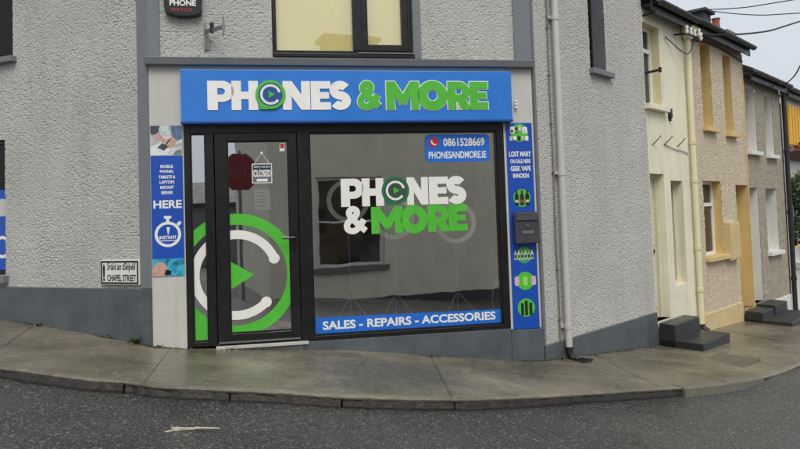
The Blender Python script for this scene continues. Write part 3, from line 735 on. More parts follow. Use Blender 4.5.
for k, (s_, w_) in enumerate((('MOBILE', .12), ('PHONES,', .13), ('TABLETS &', .16), ('LAPTOPS', .14), ('INSTANT', .13), ('REPAIR', .11))):
    part('lettering', text_mb(s_, .16 - w_ / 2, .16 + w_ / 2, 1.772 - .052 * k, 1.803 - .052 * k, PY - .0015, PY, .035), WHITE, t)
for m_ in islands(text_mb('HERE', .028, .296, 1.372, 1.452, PY - .0015, PY, .03)): part('letter', m_, WHITE, t)
sw = part('stopwatch', MB().ring(.16, 1.115, .098, .125, PY - .0015, PY).box(.145, .175, PY - .0014, PY, 1.238, 1.275).box(.125, .195, PY - .0016, PY, 1.272, 1.296)
          .strip([(.252, 1.205), (.282, 1.235)], .03, PY - .0015, PY), WHITE, t)
part('watch_hand', MB().prism([(.148, 1.185), (.18, 1.185), (.162, 1.10)], PY - .0015, PY), WHITE, sw)
part('lettering', text_mb('INSTANT', .078, .242, 1.068, 1.102, PY - .003, PY - .0005, .03), WHITE, sw)
part('underline', MB().box(.07, .25, PY - .003, PY - .0005, 1.048, 1.056), WHITE, sw)

# right poster with round product pictures
t = thing('vape_poster', 'tall dark blue poster with round green vape pictures right of window', 'poster', FA, (3.85, -.005, -.05))
part('board', MB().box(3.694, 3.992, PY, -.0045, -.036, 2.194), POSTERBLUE, t)
for s_, a, b, z0, z1 in (('LOST MARY', 3.722, 3.972, 1.825, 1.883), ('ON SALE HERE', 3.732, 3.962, 1.752, 1.797), ('GEEK VAPE', 3.732, 3.962, 1.668, 1.723), ('INNOKIN', 3.757, 3.937, 1.592, 1.643)):
    part('lettering', text_mb(s_, a, b, z0, z1, PY - .0015, PY, .03), WHITE, t)
def picture(cz_, r, kind):
    c = 3.848
    d = part('round_picture', MB().disc(c, cz_, r, PY - .0015, PY), GREEN, t)
    y = PY - .003; y1 = PY - .0015
    dark = M('printed_bottle', (30, 40, 34), .4, .1, 20); grey = M('printed_silver', (190, 192, 190), .4, .1, 30); pink = M('printed_pink', (212, 176, 192), .4, .1, 20)
    if kind == 'b':
        for q in (-.06, 0, .06):
            part('printed_bottle', MB().prism([(c + q - .022, cz_ - .08), (c + q + .022, cz_ - .08), (c + q + .022, cz_ + .03), (c + q + .009, cz_ + .05), (c + q + .009, cz_ + .085), (c + q - .009, cz_ + .085), (c + q - .009, cz_ + .05), (c + q - .022, cz_ + .03)], y, y1), dark, d)
            part('printed_label', MB().box(c + q - .018, c + q + .018, y - .0012, y, cz_ - .05, cz_ - .02), RED if q == 0 else grey, d)
    elif kind == 'w':
        for k_, (q, zz, w_, h_) in enumerate(((-.105, -.005, .05, .075), (-.048, .0, .03, .06), (-.01, .02, .035, .065), (.032, -.005, .058, .07))):
            part('printed_can', MB().prism(rrect(c + q, c + q + w_, cz_ + zz, cz_ + zz + h_, .012, 3), y, y1), (WHITE, dark, grey, WHITE)[k_], d)
            part('printed_label', MB().box(c + q + .006, c + q + w_ * .7, y - .001, y, cz_ + zz + .012, cz_ + zz + h_ * .5), (dark, grey, WHITE, grey)[k_], d)
        for k_, q in enumerate((-.10, -.055, -.01, .035, .08)): part('printed_pack', MB().box(c + q - .016, c + q + .02, y - .0005, y1, cz_ - .085 + .01 * (k_ % 2), cz_ - .035), (grey, WHITE, dark)[k_ % 3], d)
    elif kind == 'k':
        for k_, q in enumerate((-.10, -.062, -.024, .014, .052, .09)):
            part('printed_bottle', MB().prism([(c + q - .014, cz_ - .05 + .008 * (k_ % 2)), (c + q + .014, cz_ - .05 + .008 * (k_ % 2)), (c + q + .014, cz_ + .02), (c + q + .006, cz_ + .035), (c + q + .006, cz_ + .055), (c + q - .006, cz_ + .055), (c + q - .006, cz_ + .035), (c + q - .014, cz_ + .02)], y, y1), WHITE if k_ % 2 else grey, d)
            part('printed_label', MB().box(c + q - .010, c + q + .010, y - .001, y, cz_ - .03, cz_ + .005), dark, d)
        part('printed_base', MB().prism([(c - .06, cz_ - .055), (c + .06, cz_ - .055), (c + .045, cz_ - .08), (c - .045, cz_ - .08)], y, y1), M('printed_teal', (70, 150, 150), .4, .1, 20), d)
    elif kind == 'p':
        for q, mm in ((-.095, pink), (.095, pink), (0, M('printed_lime', (150, 220, 90), .4, .1, 20))):
            part('printed_can', MB().prism(rrect(c + q - .026, c + q + .026, cz_ - .05, cz_ + .05, .018, 3), y, y1), mm, d)
    else:
        for q, h_ in ((-.045, .05), (.0, .075), (.05, .05)):
            part('printed_tube', MB().box(c + q - .016, c + q + .016, y, y1, cz_ - .08, cz_ + h_), dark, d)
picture(2.085, .098, 'w'); picture(1.375, .098, 'b'); picture(.755, .088, 'k'); picture(.478, .098, 'p'); picture(.19, .098, 't')
# letter box on the poster
t = thing('letter_box', 'dark grey metal letter box mounted on the right poster', 'letter box', FA, (3.865, -.01, .885))
LB = M('letterbox_grey', (66, 68, 72), .4, .08, 8, metallic=.3)
part('body', MB().hexa([(3.728, -.115, .885), (4.0, -.115, .885), (4.0, -.011, .885), (3.728, -.011, .885)], [(3.728, -.085, 1.205), (4.0, -.085, 1.205), (4.0, -.011, 1.205), (3.728, -.011, 1.205)]), LB, t, bevel=.008)
part('flap', MB().hexa([(3.745, -.108, 1.13), (3.983, -.108, 1.13), (3.983, -.09, 1.13), (3.745, -.09, 1.13)], [(3.745, -.094, 1.215), (3.983, -.094, 1.215), (3.983, -.02, 1.228), (3.745, -.02, 1.228)]), LB, t, bevel=.004)
part('lock', MB().disc(3.865, 1.075, .012, -.106, -.09, n=14), STEEL, t)
part('name_plate', MB().box(3.80, 3.93, -.111, -.1, .99, 1.02), M('plate_grey', (110, 112, 114), .4), t)

# alarm box
t = thing('alarm_box', 'black rounded alarm box reading PHONE WATCH high on the front wall', 'alarm box', FA, (.35, -.02, 3.28))
pts = catmull([(.185, 3.305), (.35, 3.276), (.515, 3.305), (.527, 3.40), (.52, 3.62), (.35, 3.66), (.18, 3.62), (.17, 3.40), (.185, 3.305)], 6)[:-1]
part('housing', MB().prism(pts, -.085, -.005), M('alarm_black', (24, 23, 26), .3, .05), t, bevel=.018)
part('lettering', text_mb('PHONE', .225, .478, 3.382, 3.442, -.088, -.085, .035), WHITE, t)
part('lettering', text_mb('WATCH', .23, .44, 3.326, 3.362, -.088, -.085, .0), RED, t)
# sign bracket
t = thing('sign_bracket', 'rusty galvanised hanging sign bracket bolted above the ledge', 'bracket', FA, (.57, -.01, 2.95))
part('wall_plate', MB().box(.545, .565, -.03, -.005, 2.955, 3.235).box(.545, .605, -.012, -.006, 2.955, 3.06), STEEL, t, bevel=.002)
part('arm', MB().hexa([(.55, -.03, 3.12), (.575, -.03, 3.12), (.77, -.33, 3.09), (.745, -.33, 3.09)], [(.55, -.03, 3.16), (.575, -.03, 3.16), (.77, -.33, 3.13), (.745, -.33, 3.13)]), STEEL, t, bevel=.002)
part('end_plate', MB().box(.742, .762, -.345, -.325, 3.02, 3.21), STEEL, t, bevel=.002)
part('lamp_stub', MB().tube([(.632, -.14, 3.10), (.63, -.14, 3.20)], [.016, .02], 10), IRON, t)
# street name plate on the left wall
t = thing('street_name_plate', 'white street name plate reading CHAPEL STREET at corner above the grey plinth', 'street sign', FL, (-.385, -.01, .62))
part('plate', MB().box(-.64, -.128, -.034, -.012, .625, .875), M('enamel_white', (222, 222, 214), .35, .05, 8, stain=.1), t, bevel=.006)
part('border', frame_mb(-.63, -.138, .635, .865, .017, -.037, -.034), BLACK, t)
part('lettering', text_mb('Sráid an tSéipéil', -.545, -.175, .752, .845, -.0365, -.034, .006, .18), BLACK, t)
part('lettering', text_mb('CHAPEL STREET', -.545, -.17, .662, .728, -.0365, -.034, .012), BLACK, t)
part('crest', MB().prism([(-.598, .70), (-.58, .70), (-.575, .80), (-.589, .835), (-.603, .80)], -.0365, -.034).box(-.60, -.578, -.0365, -.034, .665, .69), BLACK, t)
# blue poster in the left window
t = thing('blue_window_poster', 'blue poster with white ring in the window at the left picture edge', 'poster', FL, (-2.9, .05, .75))
part('board', MB().box(-3.62, -2.105, .066, .074, .765, 1.66), POSTERBLUE, t)
part('white_stripe', MB().box(-3.5, -2.42, .064, .066, .86, .90), WHITE, t)
part('round_picture', MB().disc(-2.2, 1.46, .1, .0635, .066), M('printed_silver', (190, 192, 190), .4, .1, 30), t)
part('ring', MB().ring(-2.2, 1.02, .09, .125, .0635, .066), WHITE, t)

# down pipe with shoe and gully on the right wall
t = thing('drain_pipe', 'pale grey painted drain pipe running down beside the shop corner', 'drain pipe', FR, (.425, -.08, -.43))
part('pipe', MB().tube([(.425, -.075, -.32), (.425, -.075, ZT)], .039, 16), PIPEGREY, t, smooth=True)
for z_ in (-.10, 1.62, 3.4): part('collar', MB().tube([(.425, -.075, z_), (.425, -.075, z_ + .06)], .046, 16).box(.345, .505, -.04, -.008, z_ + .015, z_ + .05), PIPEGREY, t, smooth=False)
part('shoe', MB().tube([(.425, -.075, -.30), (.425, -.078, -.36), (.427, -.095, -.40), (.43, -.13, -.432)], [.042, .042, .040, .042], 14), IRON, t, smooth=True)
t = thing('drain_grate', 'small dark iron drain grate in pavement under the drain pipe', 'drain grate', FR, (.48, -.22, -.45))
part('rim', frame_mb(.33, .63, 0, .01, .001, 0, .001), IRON, t) if False else None
gz = -.452
part('rim', MB().box(.36, .56, -.29, -.275, gz, gz + .018).box(.36, .56, -.145, -.13, gz, gz + .018).box(.36, .374, -.275, -.145, gz, gz + .018).box(.546, .56, -.275, -.145, gz, gz + .018), IRON, t)
for k in range(5): part('bar', MB().box(.384 + k * .032, .396 + k * .032, -.275, -.145, gz, gz + .015), IRON, t)
t = thing('wall_cable', 'thin grey cable clipped up the wall left of the drain pipe', 'cable', FR, (.33, -.02, -.2))
part('cable', MB().tube([(.335 + .006 * math.sin(k), -.022, -.22 + k * .26) for k in range(21)], .008, 6), M('cable_grey', (120, 118, 112), .6), t, smooth=True)
for k in range(9): part('clip', MB().box(.322, .348, -.032, -.012, k * .55, .02 + k * .55), STEEL, t)
# lamp bell push right of the fascia
t = thing('cable_gland', 'small white cable entry beside the right end of fascia', 'cable gland', FA, (3.83, -.02, 2.35))
for k in range(3): part('fin', MB().tube([(3.80, -.03, 2.36 + .035 * k), (3.83, -.03, 2.36 + .035 * k)], .011, 8), WHITE, t)

# ------------------------------------------------------------------ ring lights inside the window
def ring_light(u, y, zc, label, apex):
    t = thing('ring_light', label, 'ring light', FA, (u, y, -.012), 'ring lights on tripods inside the window')
    RW_ = M('ring_light_white', (232, 232, 226), .4, .04)
    ST = M('tripod_silver', (150, 150, 148), .35, .05, metallic=.2)
    pts = [(u + .205 * math.cos(2 * math.pi * k / 40), y, zc + .205 * math.sin(2 * math.pi * k / 40)) for k in range(41)]
    part('ring', MB().ring(u, zc, .185, .235, y - .018, y + .018, n=48), RW_, t, smooth=False)
    part('phone_clip', MB().box(u - .02, u + .02, y - .01, y + .02, zc - .20, zc - .08), BLACK, t)
    part('pole', MB().tube([(u, y + .03, .1), (u, y + .03, zc - .18)], .007, 8), ST, t, smooth=True)
    part('hub', MB().tube([(u, y + .03, apex - .02), (u, y + .03, apex + .05)], .022, 10), BLACK, t)
    for k in range(3):
        a = math.radians(200 + 120 * k + 15)
        part('leg', MB().tube([(u, y + .03, apex), (u + .30 * math.cos(a), y + .03 + .30 * math.sin(a), 0.0)], .006, 8), ST, t)
    return t
ring_light(2.00, .42, 1.409, 'white ring light on tripod behind the P of the window lettering', .37)
ring_light(2.51, .45, 1.20, 'white ring light on tripod in the middle of the display window', .365)
ring_light(3.21, .42, 1.13, 'white ring light on tripod behind the E of MORE at right', .355)
t = thing('wall_socket', 'white wall socket with dangling cable inside the window at right', 'socket', FA, (3.9, .9, .3))
part('face_plate', MB().box(3.74, 3.83, .70, .715, .36, .44), WHITE, t, bevel=.004)
part('mounting_post', MB().box(3.70, 3.97, .716, .80, -.012, 2.7), INT, t)
part('cable', MB().tube(catmull([(3.75, .69, .39), (3.70, .67, .33), (3.69, .66, .15), (3.72, .66, .0)], 6), .006, 6), WHITE, t)

# ------------------------------------------------------------------ houses along the right street
CREAM = M('cream_house_paint', (232, 226, 200), .65, .08, 2.5, bump=.0014, bscale=22, stain=.42)
CREAMD = M('cream_reveal_paint', (220, 209, 168), .6, .06, 3, stain=.2)
PEBBLE = M('beige_pebbledash', (198, 183, 158), .95, .10, 7, bump=.010, bscale=48, stain=.3)
OCHRE = M('ochre_paint', (214, 186, 124), .6, .07, 3, stain=.15)
OCHREP = M('ochre_plinth_paint', (210, 186, 136), .6, .07, 3, bump=.001, bscale=30, stain=.2)
BROWNP = M('grey_brown_pebbledash', (160, 150, 132), .95, .2, 7, bump=.010, bscale=48, stain=.3)
WPAINT = M('white_house_paint', (224, 222, 214), .55, .05, 3, stain=.15)
SLATE = M('slate_roof', (58, 60, 64))
GUTTER = M('black_gutter', (38, 39, 42), .4, .12, 6)
STEPM = M('black_step_paint', (46, 46, 46), .42, .2, 6, bump=.001, bscale=30, stain=.2)
UPVC = M('white_window_frame', (228, 228, 222), .4, .04)

def house(name, label, u0, u1, zb, zt, wallmat, openings, res=None, amp=0, seed=1, wall_y=0.0):
    t = thing(name, label, 'house', FR, (u0, 0, zb))
    holes = [o['h'] for o in openings]
    part('front_wall', wall_mb(u0, u1, zb - .6, zt, holes, res, amp, seed, y=wall_y), wallmat, t, recalc=False)
    part('body', MB().box(u0 + .004, u1 - .004, .45, 6.0, zb - .6, zt), wallmat, t)
    part('party_wall', MB().box(u0 + .002, u0 + .03, .02, .45, zb - .6, zt), wallmat, t)
    part('party_wall', MB().box(u1 - .03, u1 - .002, .02, .45, zb - .6, zt), wallmat, t)
    rf = part('roof', MB().hexa([(u0, -.20, zt + .06), (u1, -.20, zt + .06), (u1, 3.0, zt + 1.75), (u0, 3.0, zt + 1.75)], [(u0, -.20, zt + .12), (u1, -.20, zt + .12), (u1, 3.0, zt + 1.82), (u0, 3.0, zt + 1.82)])
              .hexa([(u0, 3.0, zt + 1.75), (u1, 3.0, zt + 1.75), (u1, 6.2, zt + .06), (u0, 6.2, zt + .06)], [(u0, 3.0, zt + 1.82), (u1, 3.0, zt + 1.82), (u1, 6.2, zt + .12), (u0, 6.2, zt + .12)]), SLATE, t)
    part('fascia_board', MB().box(u0, u1, -.17, -.145, zt - .10, zt + .09).box(u0, u1, -.145, .02, zt + .0, zt + .02), GUTTER, t)
    gut = MB()
    pts = arc(0, 0, .06, .06, 180, 360, 8)
    n_ = len(pts); i = 0
    for x_ in (u0, u1): gut.v += [(x_, -.235 + p[0], zt + .06 + p[1]) for p in pts]
    gut.f = [(k, k + 1, n_ + k + 1, n_ + k) for k in range(n_ - 1)]
    part('gutter', gut, GUTTER, t, recalc=False)
    for o in openings:
        x0, x1, z0, z1 = o['h']; d = o.get('d', .2)
        if o['k'] == 'window':
            w_ = part('window', frame_mb(x0, x1, z0, z1, .05, d, d + .06), o.get('fm', UPVC), t, bevel=.004)
            part('pane', MB().box(x0 + .05, x1 - .05, d + .03, d + .036, z0 + .05, z1 - .05), o.get('pm', DARKPANE), w_)
            if 'tr' in o: part('transom', MB().box(x0 + .05, x1 - .05, d - .006, d + .05, o['tr'], o['tr'] + .06), o.get('fm', UPVC), w_)
            part('reveal', reveal_mb(o['h'], d + .08, y=wall_y), o['rm'], w_)
            if 'sill' in o: part('sill', MB().box(x0 - .05, x1 + .09, -.09, d, z0 - .08, z0 - .003), o.get('sm', o['rm']), w_, bevel=.006)
        else:
            w_ = part('door', MB().box(x0, x1, d, d + .05, z0, z1), o.get('fm', WPAINT), t)
            part('door_frame', MB().box(x0 + .002, x0 + .045, d - .03, d + .04, z0, z1).box(x1 - .045, x1 - .002, d - .03, d + .04, z0, z1).box(x0 + .045, x1 - .045, d - .03, d + .04, z1 - .05, z1 - .002), o.get('fm', WPAINT), w_)
            part('letter_plate', MB().box((x0 + x1) / 2 - .12, (x0 + x1) / 2 + .12, d - .02, d, z0 + .93, z0 + .99), IRON, w_)
            for zz0, zz1 in ((z0 + .15, z0 + .85), (z0 + 1.05, z1 - .15)):
                part('panel', MB().box(x0 + .1, (x0 + x1) / 2 - .03, d - .012, d, zz0, zz1).box((x0 + x1) / 2 + .03, x1 - .1, d - .012, d, zz0, zz1), o.get('fm', WPAINT), w_, bevel=.004)
            part('handle', MB().tube([(x0 + .08, d - .05, z0 + 1.0), (x0 + .08, d, z0 + 1.0)], .02, 8), IRON, w_)
            part('reveal', reveal_mb(o['h'], d + .06, y=wall_y, bottom=False), o['rm'], w_)
    return t

h1 = house('cream_house', 'narrow cream painted house joined to the grey corner shop', 2.98, 4.60, -.72, 4.08, CREAM, [
    dict(k='window', h=(2.99, 3.56, 2.70, 3.88), d=.13, rm=CREAMD, sill=1, tr=3.50, sm=CREAM),
    dict(k='door', h=(3.0, 3.50, -.37, 1.71), d=.15, rm=CREAM, fm=M('off_white_door', (206, 200, 176), .5, .07, 3, stain=.25)),
    dict(k='window', h=(3.74, 4.20, .06, 1.62), d=.13, rm=CREAM, fm=M('off_white_door', (206, 200, 176)), pm=DARKPANE)])
part('corner_pilaster', MB().box(2.985, 3.0, -.004, .1, -1.2, 4.0), CREAM, h1) if False else None
for z_, a in ((3.965, .17), (3.14, .20)):
    t = thing('iron_hook_bar', 'upper black iron bar sticking out above the cream house window' if z_ > 3.5 else 'lower black iron bar sticking out beside the cream house window', 'iron bar', FR, (2.94, -.02, z_))
    part('bar', MB().tube([(3.02, .0, z_), (3.02, -a, z_ + .01)], .018, 8), IRON, t)
    part('tip', MB().box(3.0, 3.04, -a - .03, -a, z_ - .025, z_ + .045), IRON, t)
t = thing('wall_vent_box', 'small dark vent box on the cream house wall', 'vent', FR, (3.80, -.01, 2.55))
part('box', MB().box(3.76, 3.84, -.045, -.002, 2.56, 2.70), IRON, t, bevel=.006)
part('spout', MB().box(3.785, 3.815, -.035, -.01, 2.51, 2.56), IRON, t)
for k, (u_, z_) in enumerate(((3.20, 2.22), (3.62, 2.24), (4.12, 2.24))):
    t = thing('wall_hook', ('left', 'middle', 'right')[k] + ' small rusty hook below the cream house upper window', 'hook', FR, (u_, -.01, z_), 'hooks on the cream house')
    part('hook', MB().tube([(u_ - .06, -.003, z_ - .1), (u_ - .03, -.07, z_ - .03), (u_ + .05, -.09, z_ + .03)], .008, 6), M('rusty_iron', (92, 78, 60), .7, .2), t)
t = thing('wall_cable', 'loose cable sagging across the cream house wall under the hooks', 'cable', FR, (3.9, -.01, 2.1))
part('cable', MB().tube(catmull([(3.55, -.008, 2.15), (3.75, -.014, 2.12), (4.0, -.012, 2.09), (4.25, -.014, 2.08), (4.48, -.01, 2.05)], 6), .006, 6), M('cable_grey', (120, 118, 112)), t)
t = thing('drain_pipe', 'cream painted drain pipe between the cream and beige houses', 'drain pipe', FR, (4.53, -.07, -.70))
part('pipe', MB().tube([(4.53, -.07, -.62), (4.53, -.07, 4.0)], .043, 14), M('cream_pipe_paint', (226, 216, 178), .5, .05, stain=.2), t, smooth=True)
for z_ in (-.1, .55, 1.6, 2.2): part('collar', MB().tube([(4.53, -.07, z_), (4.53, -.07, z_ + .06)], .053, 14), CREAMD, t)
part('hopper', MB().hexa([(4.47, -.12, 3.86), (4.59, -.12, 3.86), (4.59, -.02, 3.86), (4.47, -.02, 3.86)], [(4.42, -.2, 4.04), (4.64, -.2, 4.04), (4.64, -.02, 4.04), (4.42, -.02, 4.04)]), CREAMD, t)
part('shoe', MB().tube([(4.53, -.07, -.60), (4.53, -.08, -.66), (4.53, -.16, -.70)], .046, 12), GUTTER, t)
t = thing('cable_insulators', 'cluster of white porcelain cable insulators under the cream house eaves', 'insulators', FR, (4.4, -.1, 3.9))
part('bracket', MB().tube([(4.15, -.01, 3.88), (4.15, -.2, 3.86), (4.5, -.22, 3.86)], .015, 6), IRON, t)
for u_, z_ in ((4.15, 3.93), (4.32, 3.93), (4.48, 3.93), (4.66, 3.97), (4.74, 3.92)):
    part('insulator', MB().tube([(u_, -.2, z_ - .07), (u_, -.2, z_ - .03), (u_, -.2, z_), (u_, -.2, z_ + .04), (u_, -.2, z_ + .06)], [.018, .034, .02, .034, .014], 10), M('porcelain', (224, 220, 208), .25, .06), t, smooth=True)
part('loop', MB().tube(catmull([(3.75, -.02, 3.78), (3.9, -.05, 3.72), (4.1, -.12, 3.60), (4.35, -.15, 3.60), (4.5, -.2, 3.86)], 8), .008, 6), IRON, t)

h2 = house('beige_house', 'beige pebbledash house with ochre window reveals and plinth', 4.60, 7.42, -.80, 4.10, PEBBLE, [
    dict(k='window', h=(5.24, 5.70, 2.54, 3.95), d=.34, rm=OCHRE, sill=1, fm=OCHRE),
    dict(k='window', h=(6.35, 6.76, 2.52, 3.92), d=.34, rm=OCHRE, sill=1, fm=OCHRE),
    dict(k='window', h=(5.06, 5.92, .40, 1.64), d=.14, rm=OCHRE, sill=1, tr=1.22),
    dict(k='door', h=(6.70, 7.38, -.66, 1.59), d=.34, rm=OCHRE, fm=OCHRE)], res=.03, amp=.012, seed=50)
part('plinth', MB().box(4.59, 6.70, -.03, .02, -1.4, -.50), OCHREP, h2, bevel=.006)
part('corner_strip', MB().box(7.385, 7.425, -.02, .02, -1.4, 4.06), OCHREP, h2)
t = thing('meter_cupboard', 'cream flat meter cupboard on the beige house wall', 'meter cupboard', FR, (6.2, -.01, .27))
part('box', MB().box(5.98, 6.50, -.10, -.003, .28, .93), OCHREP, t, bevel=.008)
part('door', MB().box(6.01, 6.47, -.108, -.10, .31, .90), OCHREP, t, bevel=.004)

h3 = house('grey_brown_house', 'grey brown pebbledash house with white window reveals', 7.42, 9.88, -1.0, 3.66, BROWNP, [
    dict(k='window', h=(7.52, 8.14, 2.25, 3.50), d=.3, rm=WPAINT, sill=1),
    dict(k='window', h=(8.74, 9.30, 2.23, 3.48), d=.3, rm=WPAINT, sill=1),
    dict(k='door', h=(7.46, 8.0, -.62, 1.55), d=.25, rm=WPAINT, fm=M('grey_door', (176, 170, 160), .5, .06)),
    dict(k='window', h=(8.50, 9.28, .28, 1.54), d=.22, rm=WPAINT, sill=1)], res=.035, amp=.012, seed=77)
part('plinth', MB().box(8.02, 9.87, -.03, .02, -1.6, -.69), WPAINT, h3, bevel=.006)
t = thing('drain_pipe', 'black drain pipe between the grey brown and white houses', 'drain pipe', FR, (9.93, -.08, -1.05))
part('pipe', MB().tube([(9.93, -.08, -1.05), (9.93, -.08, 3.55)], .048, 12), GUTTER, t, smooth=True)
for z_ in (-.4, 1.0, 2.3): part('collar', MB().tube([(9.93, -.08, z_), (9.93, -.08, z_ + .07)], .06, 12), GUTTER, t)

h4 = house('white_house', 'white house with yellow slatted boards and climbing ivy at right edge', 9.98, 13.5, -1.15, 3.62, WPAINT, [
    dict(k='window', h=(10.45, 11.3, 2.35, 3.35), d=.15, rm=WPAINT),
    dict(k='door', h=(11.6, 12.4, -1.0, 1.2), d=.2, rm=WPAINT, fm=IRON),
    dict(k='window', h=(10.5, 11.2, -.1, 1.2), d=.15, rm=WPAINT, sill=1)])
house('far_terrace_house', 'pale terrace house farthest along the right street', 13.5, 18.5, -1.4, 3.4, M('pale_pink_render', (190, 172, 156), .8, .08, 3, stain=.2), [
    dict(k='window', h=(14.2, 15.0, 1.9, 3.0), d=.15, rm=WPAINT, sill=1), dict(k='window', h=(16.4, 17.2, 1.9, 3.0), d=.15, rm=WPAINT, sill=1),
    dict(k='door', h=(15.4, 16.1, -1.3, .9), d=.2, rm=WPAINT, fm=GUTTER)])
YEL = M('yellow_board_paint', (232, 178, 44), .5, .1, 8)
t = thing('yellow_board_screen', 'bright yellow upright boards fixed over the white house upper window', 'board screen', FR, (10.9, -.05, 2.5))
for k in range(6): part('board', MB().box(10.28 + k * .235, 10.42 + k * .235, -.10, -.05, 2.50, 3.38), YEL, t, bevel=.006)
part('rail', MB().box(10.25, 11.65, -.05, -.005, 3.15, 3.22), YEL, t)
def leaves(mb, cen, rad, n, size, r):
    for _ in range(n):
        while True:
            p = Vector((r.uniform(-1, 1), r.uniform(-1, 1), r.uniform(-1, 1)))
            if p.length < 1: break
        p = Vector((cen[0] + p.x * rad[0], cen[1] + p.y * rad[1], cen[2] + p.z * rad[2]))
        d = Vector((r.gauss(0, 1), r.gauss(0, 1), r.gauss(0, .7))).normalized(); e = d.orthogonal().normalized(); s_ = size * r.uniform(.6, 1.3)
        i = len(mb.v); mb.v += [tuple(p), tuple(p + d * s_ * .5 + e * s_ * .3), tuple(p + d * s_), tuple(p + d * s_ * .5 - e * s_ * .3)]; mb.f.append((i, i + 1, i + 2, i + 3))
    return mb
LEAF = M('ivy_leaf', (62, 78, 44), .6, .35, 12); REDF = M('dark_red_petals', (122, 40, 32), .6, .3, 14); YELF = M('yellow_petals', (222, 178, 40), .6, .2, 14)
t = thing('flower_box', 'box of dark red flowers below the yellow boards', 'flower box', FR, (10.9, -.2, 2.2))
part('trough', MB().hexa([(10.35, -.22, 2.18), (11.6, -.22, 2.18), (11.6, -.01, 2.18), (10.35, -.01, 2.18)], [(10.32, -.26, 2.36), (11.63, -.26, 2.36), (11.63, -.01, 2.36), (10.32, -.01, 2.36)]), M('brown_trough', (74, 52, 40), .7, .1), t)
part('flowers', leaves(MB(), (10.97, -.16, 2.42), (.65, .14, .14), 260, .07, rnd), REDF, t, recalc=False)
part('foliage', leaves(MB(), (10.97, -.16, 2.36), (.65, .14, .1), 160, .07, rnd), LEAF, t, recalc=False)
t = thing('ivy_plant', 'green ivy hanging on the white house wall beside black drain pipe', 'plant', FR, (10.4, -.1, .5))
part('stem', MB().tube([(10.5, -.02, .3), (10.45, -.05, 1.0), (10.35, -.06, 1.8)], [.03, .02, .01], 6), M('ivy_stem', (80, 66, 48), .8), t)
part('foliage', leaves(leaves(MB(), (10.45, -.18, 1.5), (.38, .2, .42), 900, .08, rnd), (10.5, -.14, .75), (.3, .15, .5), 600, .08, rnd), LEAF, t, recalc=False)
t = thing('hanging_flower_basket', 'yellow flowers in a basket hanging under the ivy', 'flower basket', FR, (10.45, -.3, .1))
part('basket', MB().tube([(10.4, -.3, .05), (10.4, -.3, .1), (10.4, -.3, .2), (10.4, -.3, .25)], [.06, .13, .18, .18], 14), M('wicker', (140, 100, 50), .8, .2, 20), t)
part('flowers', leaves(MB(), (10.4, -.3, .3), (.24, .2, .12), 260, .07, rnd), YELF, t, recalc=False)
part('chain', MB().tube([(10.4, -.3, .25), (10.4, -.3, 1.15)], .008, 5), IRON, t)
# door steps
def steps(label, blocks):
    u_ = (blocks[0][0] + blocks[0][1]) / 2
    t = thing('door_step', label, 'door step', FR, (u_, -.1, blocks[0][4] - .2), 'black door steps')
    for (a, b, y0, y1, z0, z1) in blocks:
        part('step', MB().hexa([(a, y0, z0), (b, y0, z0), (b, y1, z0), (a, y1, z0)], [(a, y0 + .012, z1 - .012), (b - .006, y0 + .012, z1 - .012), (b - .006, y1, z1), (a, y1, z1)]), STEPM, t, bevel=.012)
steps('two black painted door steps below the cream house door', [(2.985, 3.92, -.27, -.035, -.8, -.38), (2.985, 4.05, -.64, -.036, -1.0, -.60)])
steps('black painted door steps between the beige and grey brown houses', [(6.72, 7.60, -.34, -.035, -1.1, -.66), (7.45, 8.25, -.36, -.036, -1.2, -.62), (6.72, 8.30, -.80, -.037, -1.3, -.80)])
# roof things
def chimney(u_, y_, z_, w, h, label, mat, pots, cap=True):
    t = thing('chimney', label, 'chimney', FR, (u_, y_, z_))
    part('stack', MB().box(u_ - w / 2, u_ + w / 2, y_ - .25, y_ + .25, z_ - .8, z_ + h), mat, t)
    if cap: part('cap', MB().box(u_ - w / 2 - .07, u_ + w / 2 + .07, y_ - .32, y_ + .32, z_ + h, z_ + h + .06), mat, t, bevel=.01)
    for k in range(pots):
        x_ = u_ + (k - (pots - 1) / 2) * .3
        part('pot', MB().tube([(x_, y_, z_ + h + .1), (x_, y_, z_ + h + .15), (x_, y_, z_ + h + .34), (x_, y_, z_ + h + .39)], [.10, .085, .075, .10], 12), M('terracotta', (158, 86, 60), .7, .15), t, smooth=True)
chimney(7.66, .9, 4.75, .40, .30, 'dark capped chimney above the beige house eaves', M('dark_chimney_render', (74, 74, 76), .8, .15), 0)
chimney(9.25, 1.0, 4.4, .36, .52, 'chimney with one terracotta pot behind the grey brown house eaves', M('grey_chimney_render', (120, 116, 110), .8, .15), 1)
# overhead cables
def cable(label, a, b, sag, r=.012):
    a, b = Vector(a), Vector(b); pts = []
    for k in range(61):                             # runs on past the picture to the next pole
        t_ = 3.2 * k / 60; p = a + (b - a) * t_; p.z -= sag * 4 * t_ * (1 - t_) * (1 if t_ < .5 else 1 / (1 + (t_ - .5) * 2)); pts.append(tuple(p))
    single('overhead_cable', MB().tube(pts, r, 6), M('black_cable', (30, 30, 32), .6), label, 'cable', WORLD, a, smooth=True)
W_ = FR.w
cable('thick black overhead cable leaving the insulators towards the right', W_((4.72, -.2, 3.95)), (9.6, 15.6, 5.45), .15, .016)
cable('thin upper overhead cable above the chimney', W_((7.6, .7, 5.12)), (6.9, 11.6, 4.66), .05, .009)
cable('thin overhead cable just below the topmost one', W_((7.7, .62, 5.10)), (7.9, 12.7, 4.72), .08, .009)
cable('curving black cable dropping to the grey brown house eaves', W_((9.0, -.2, 3.62)), (7.4, 12.2, 4.15), .22, .012)
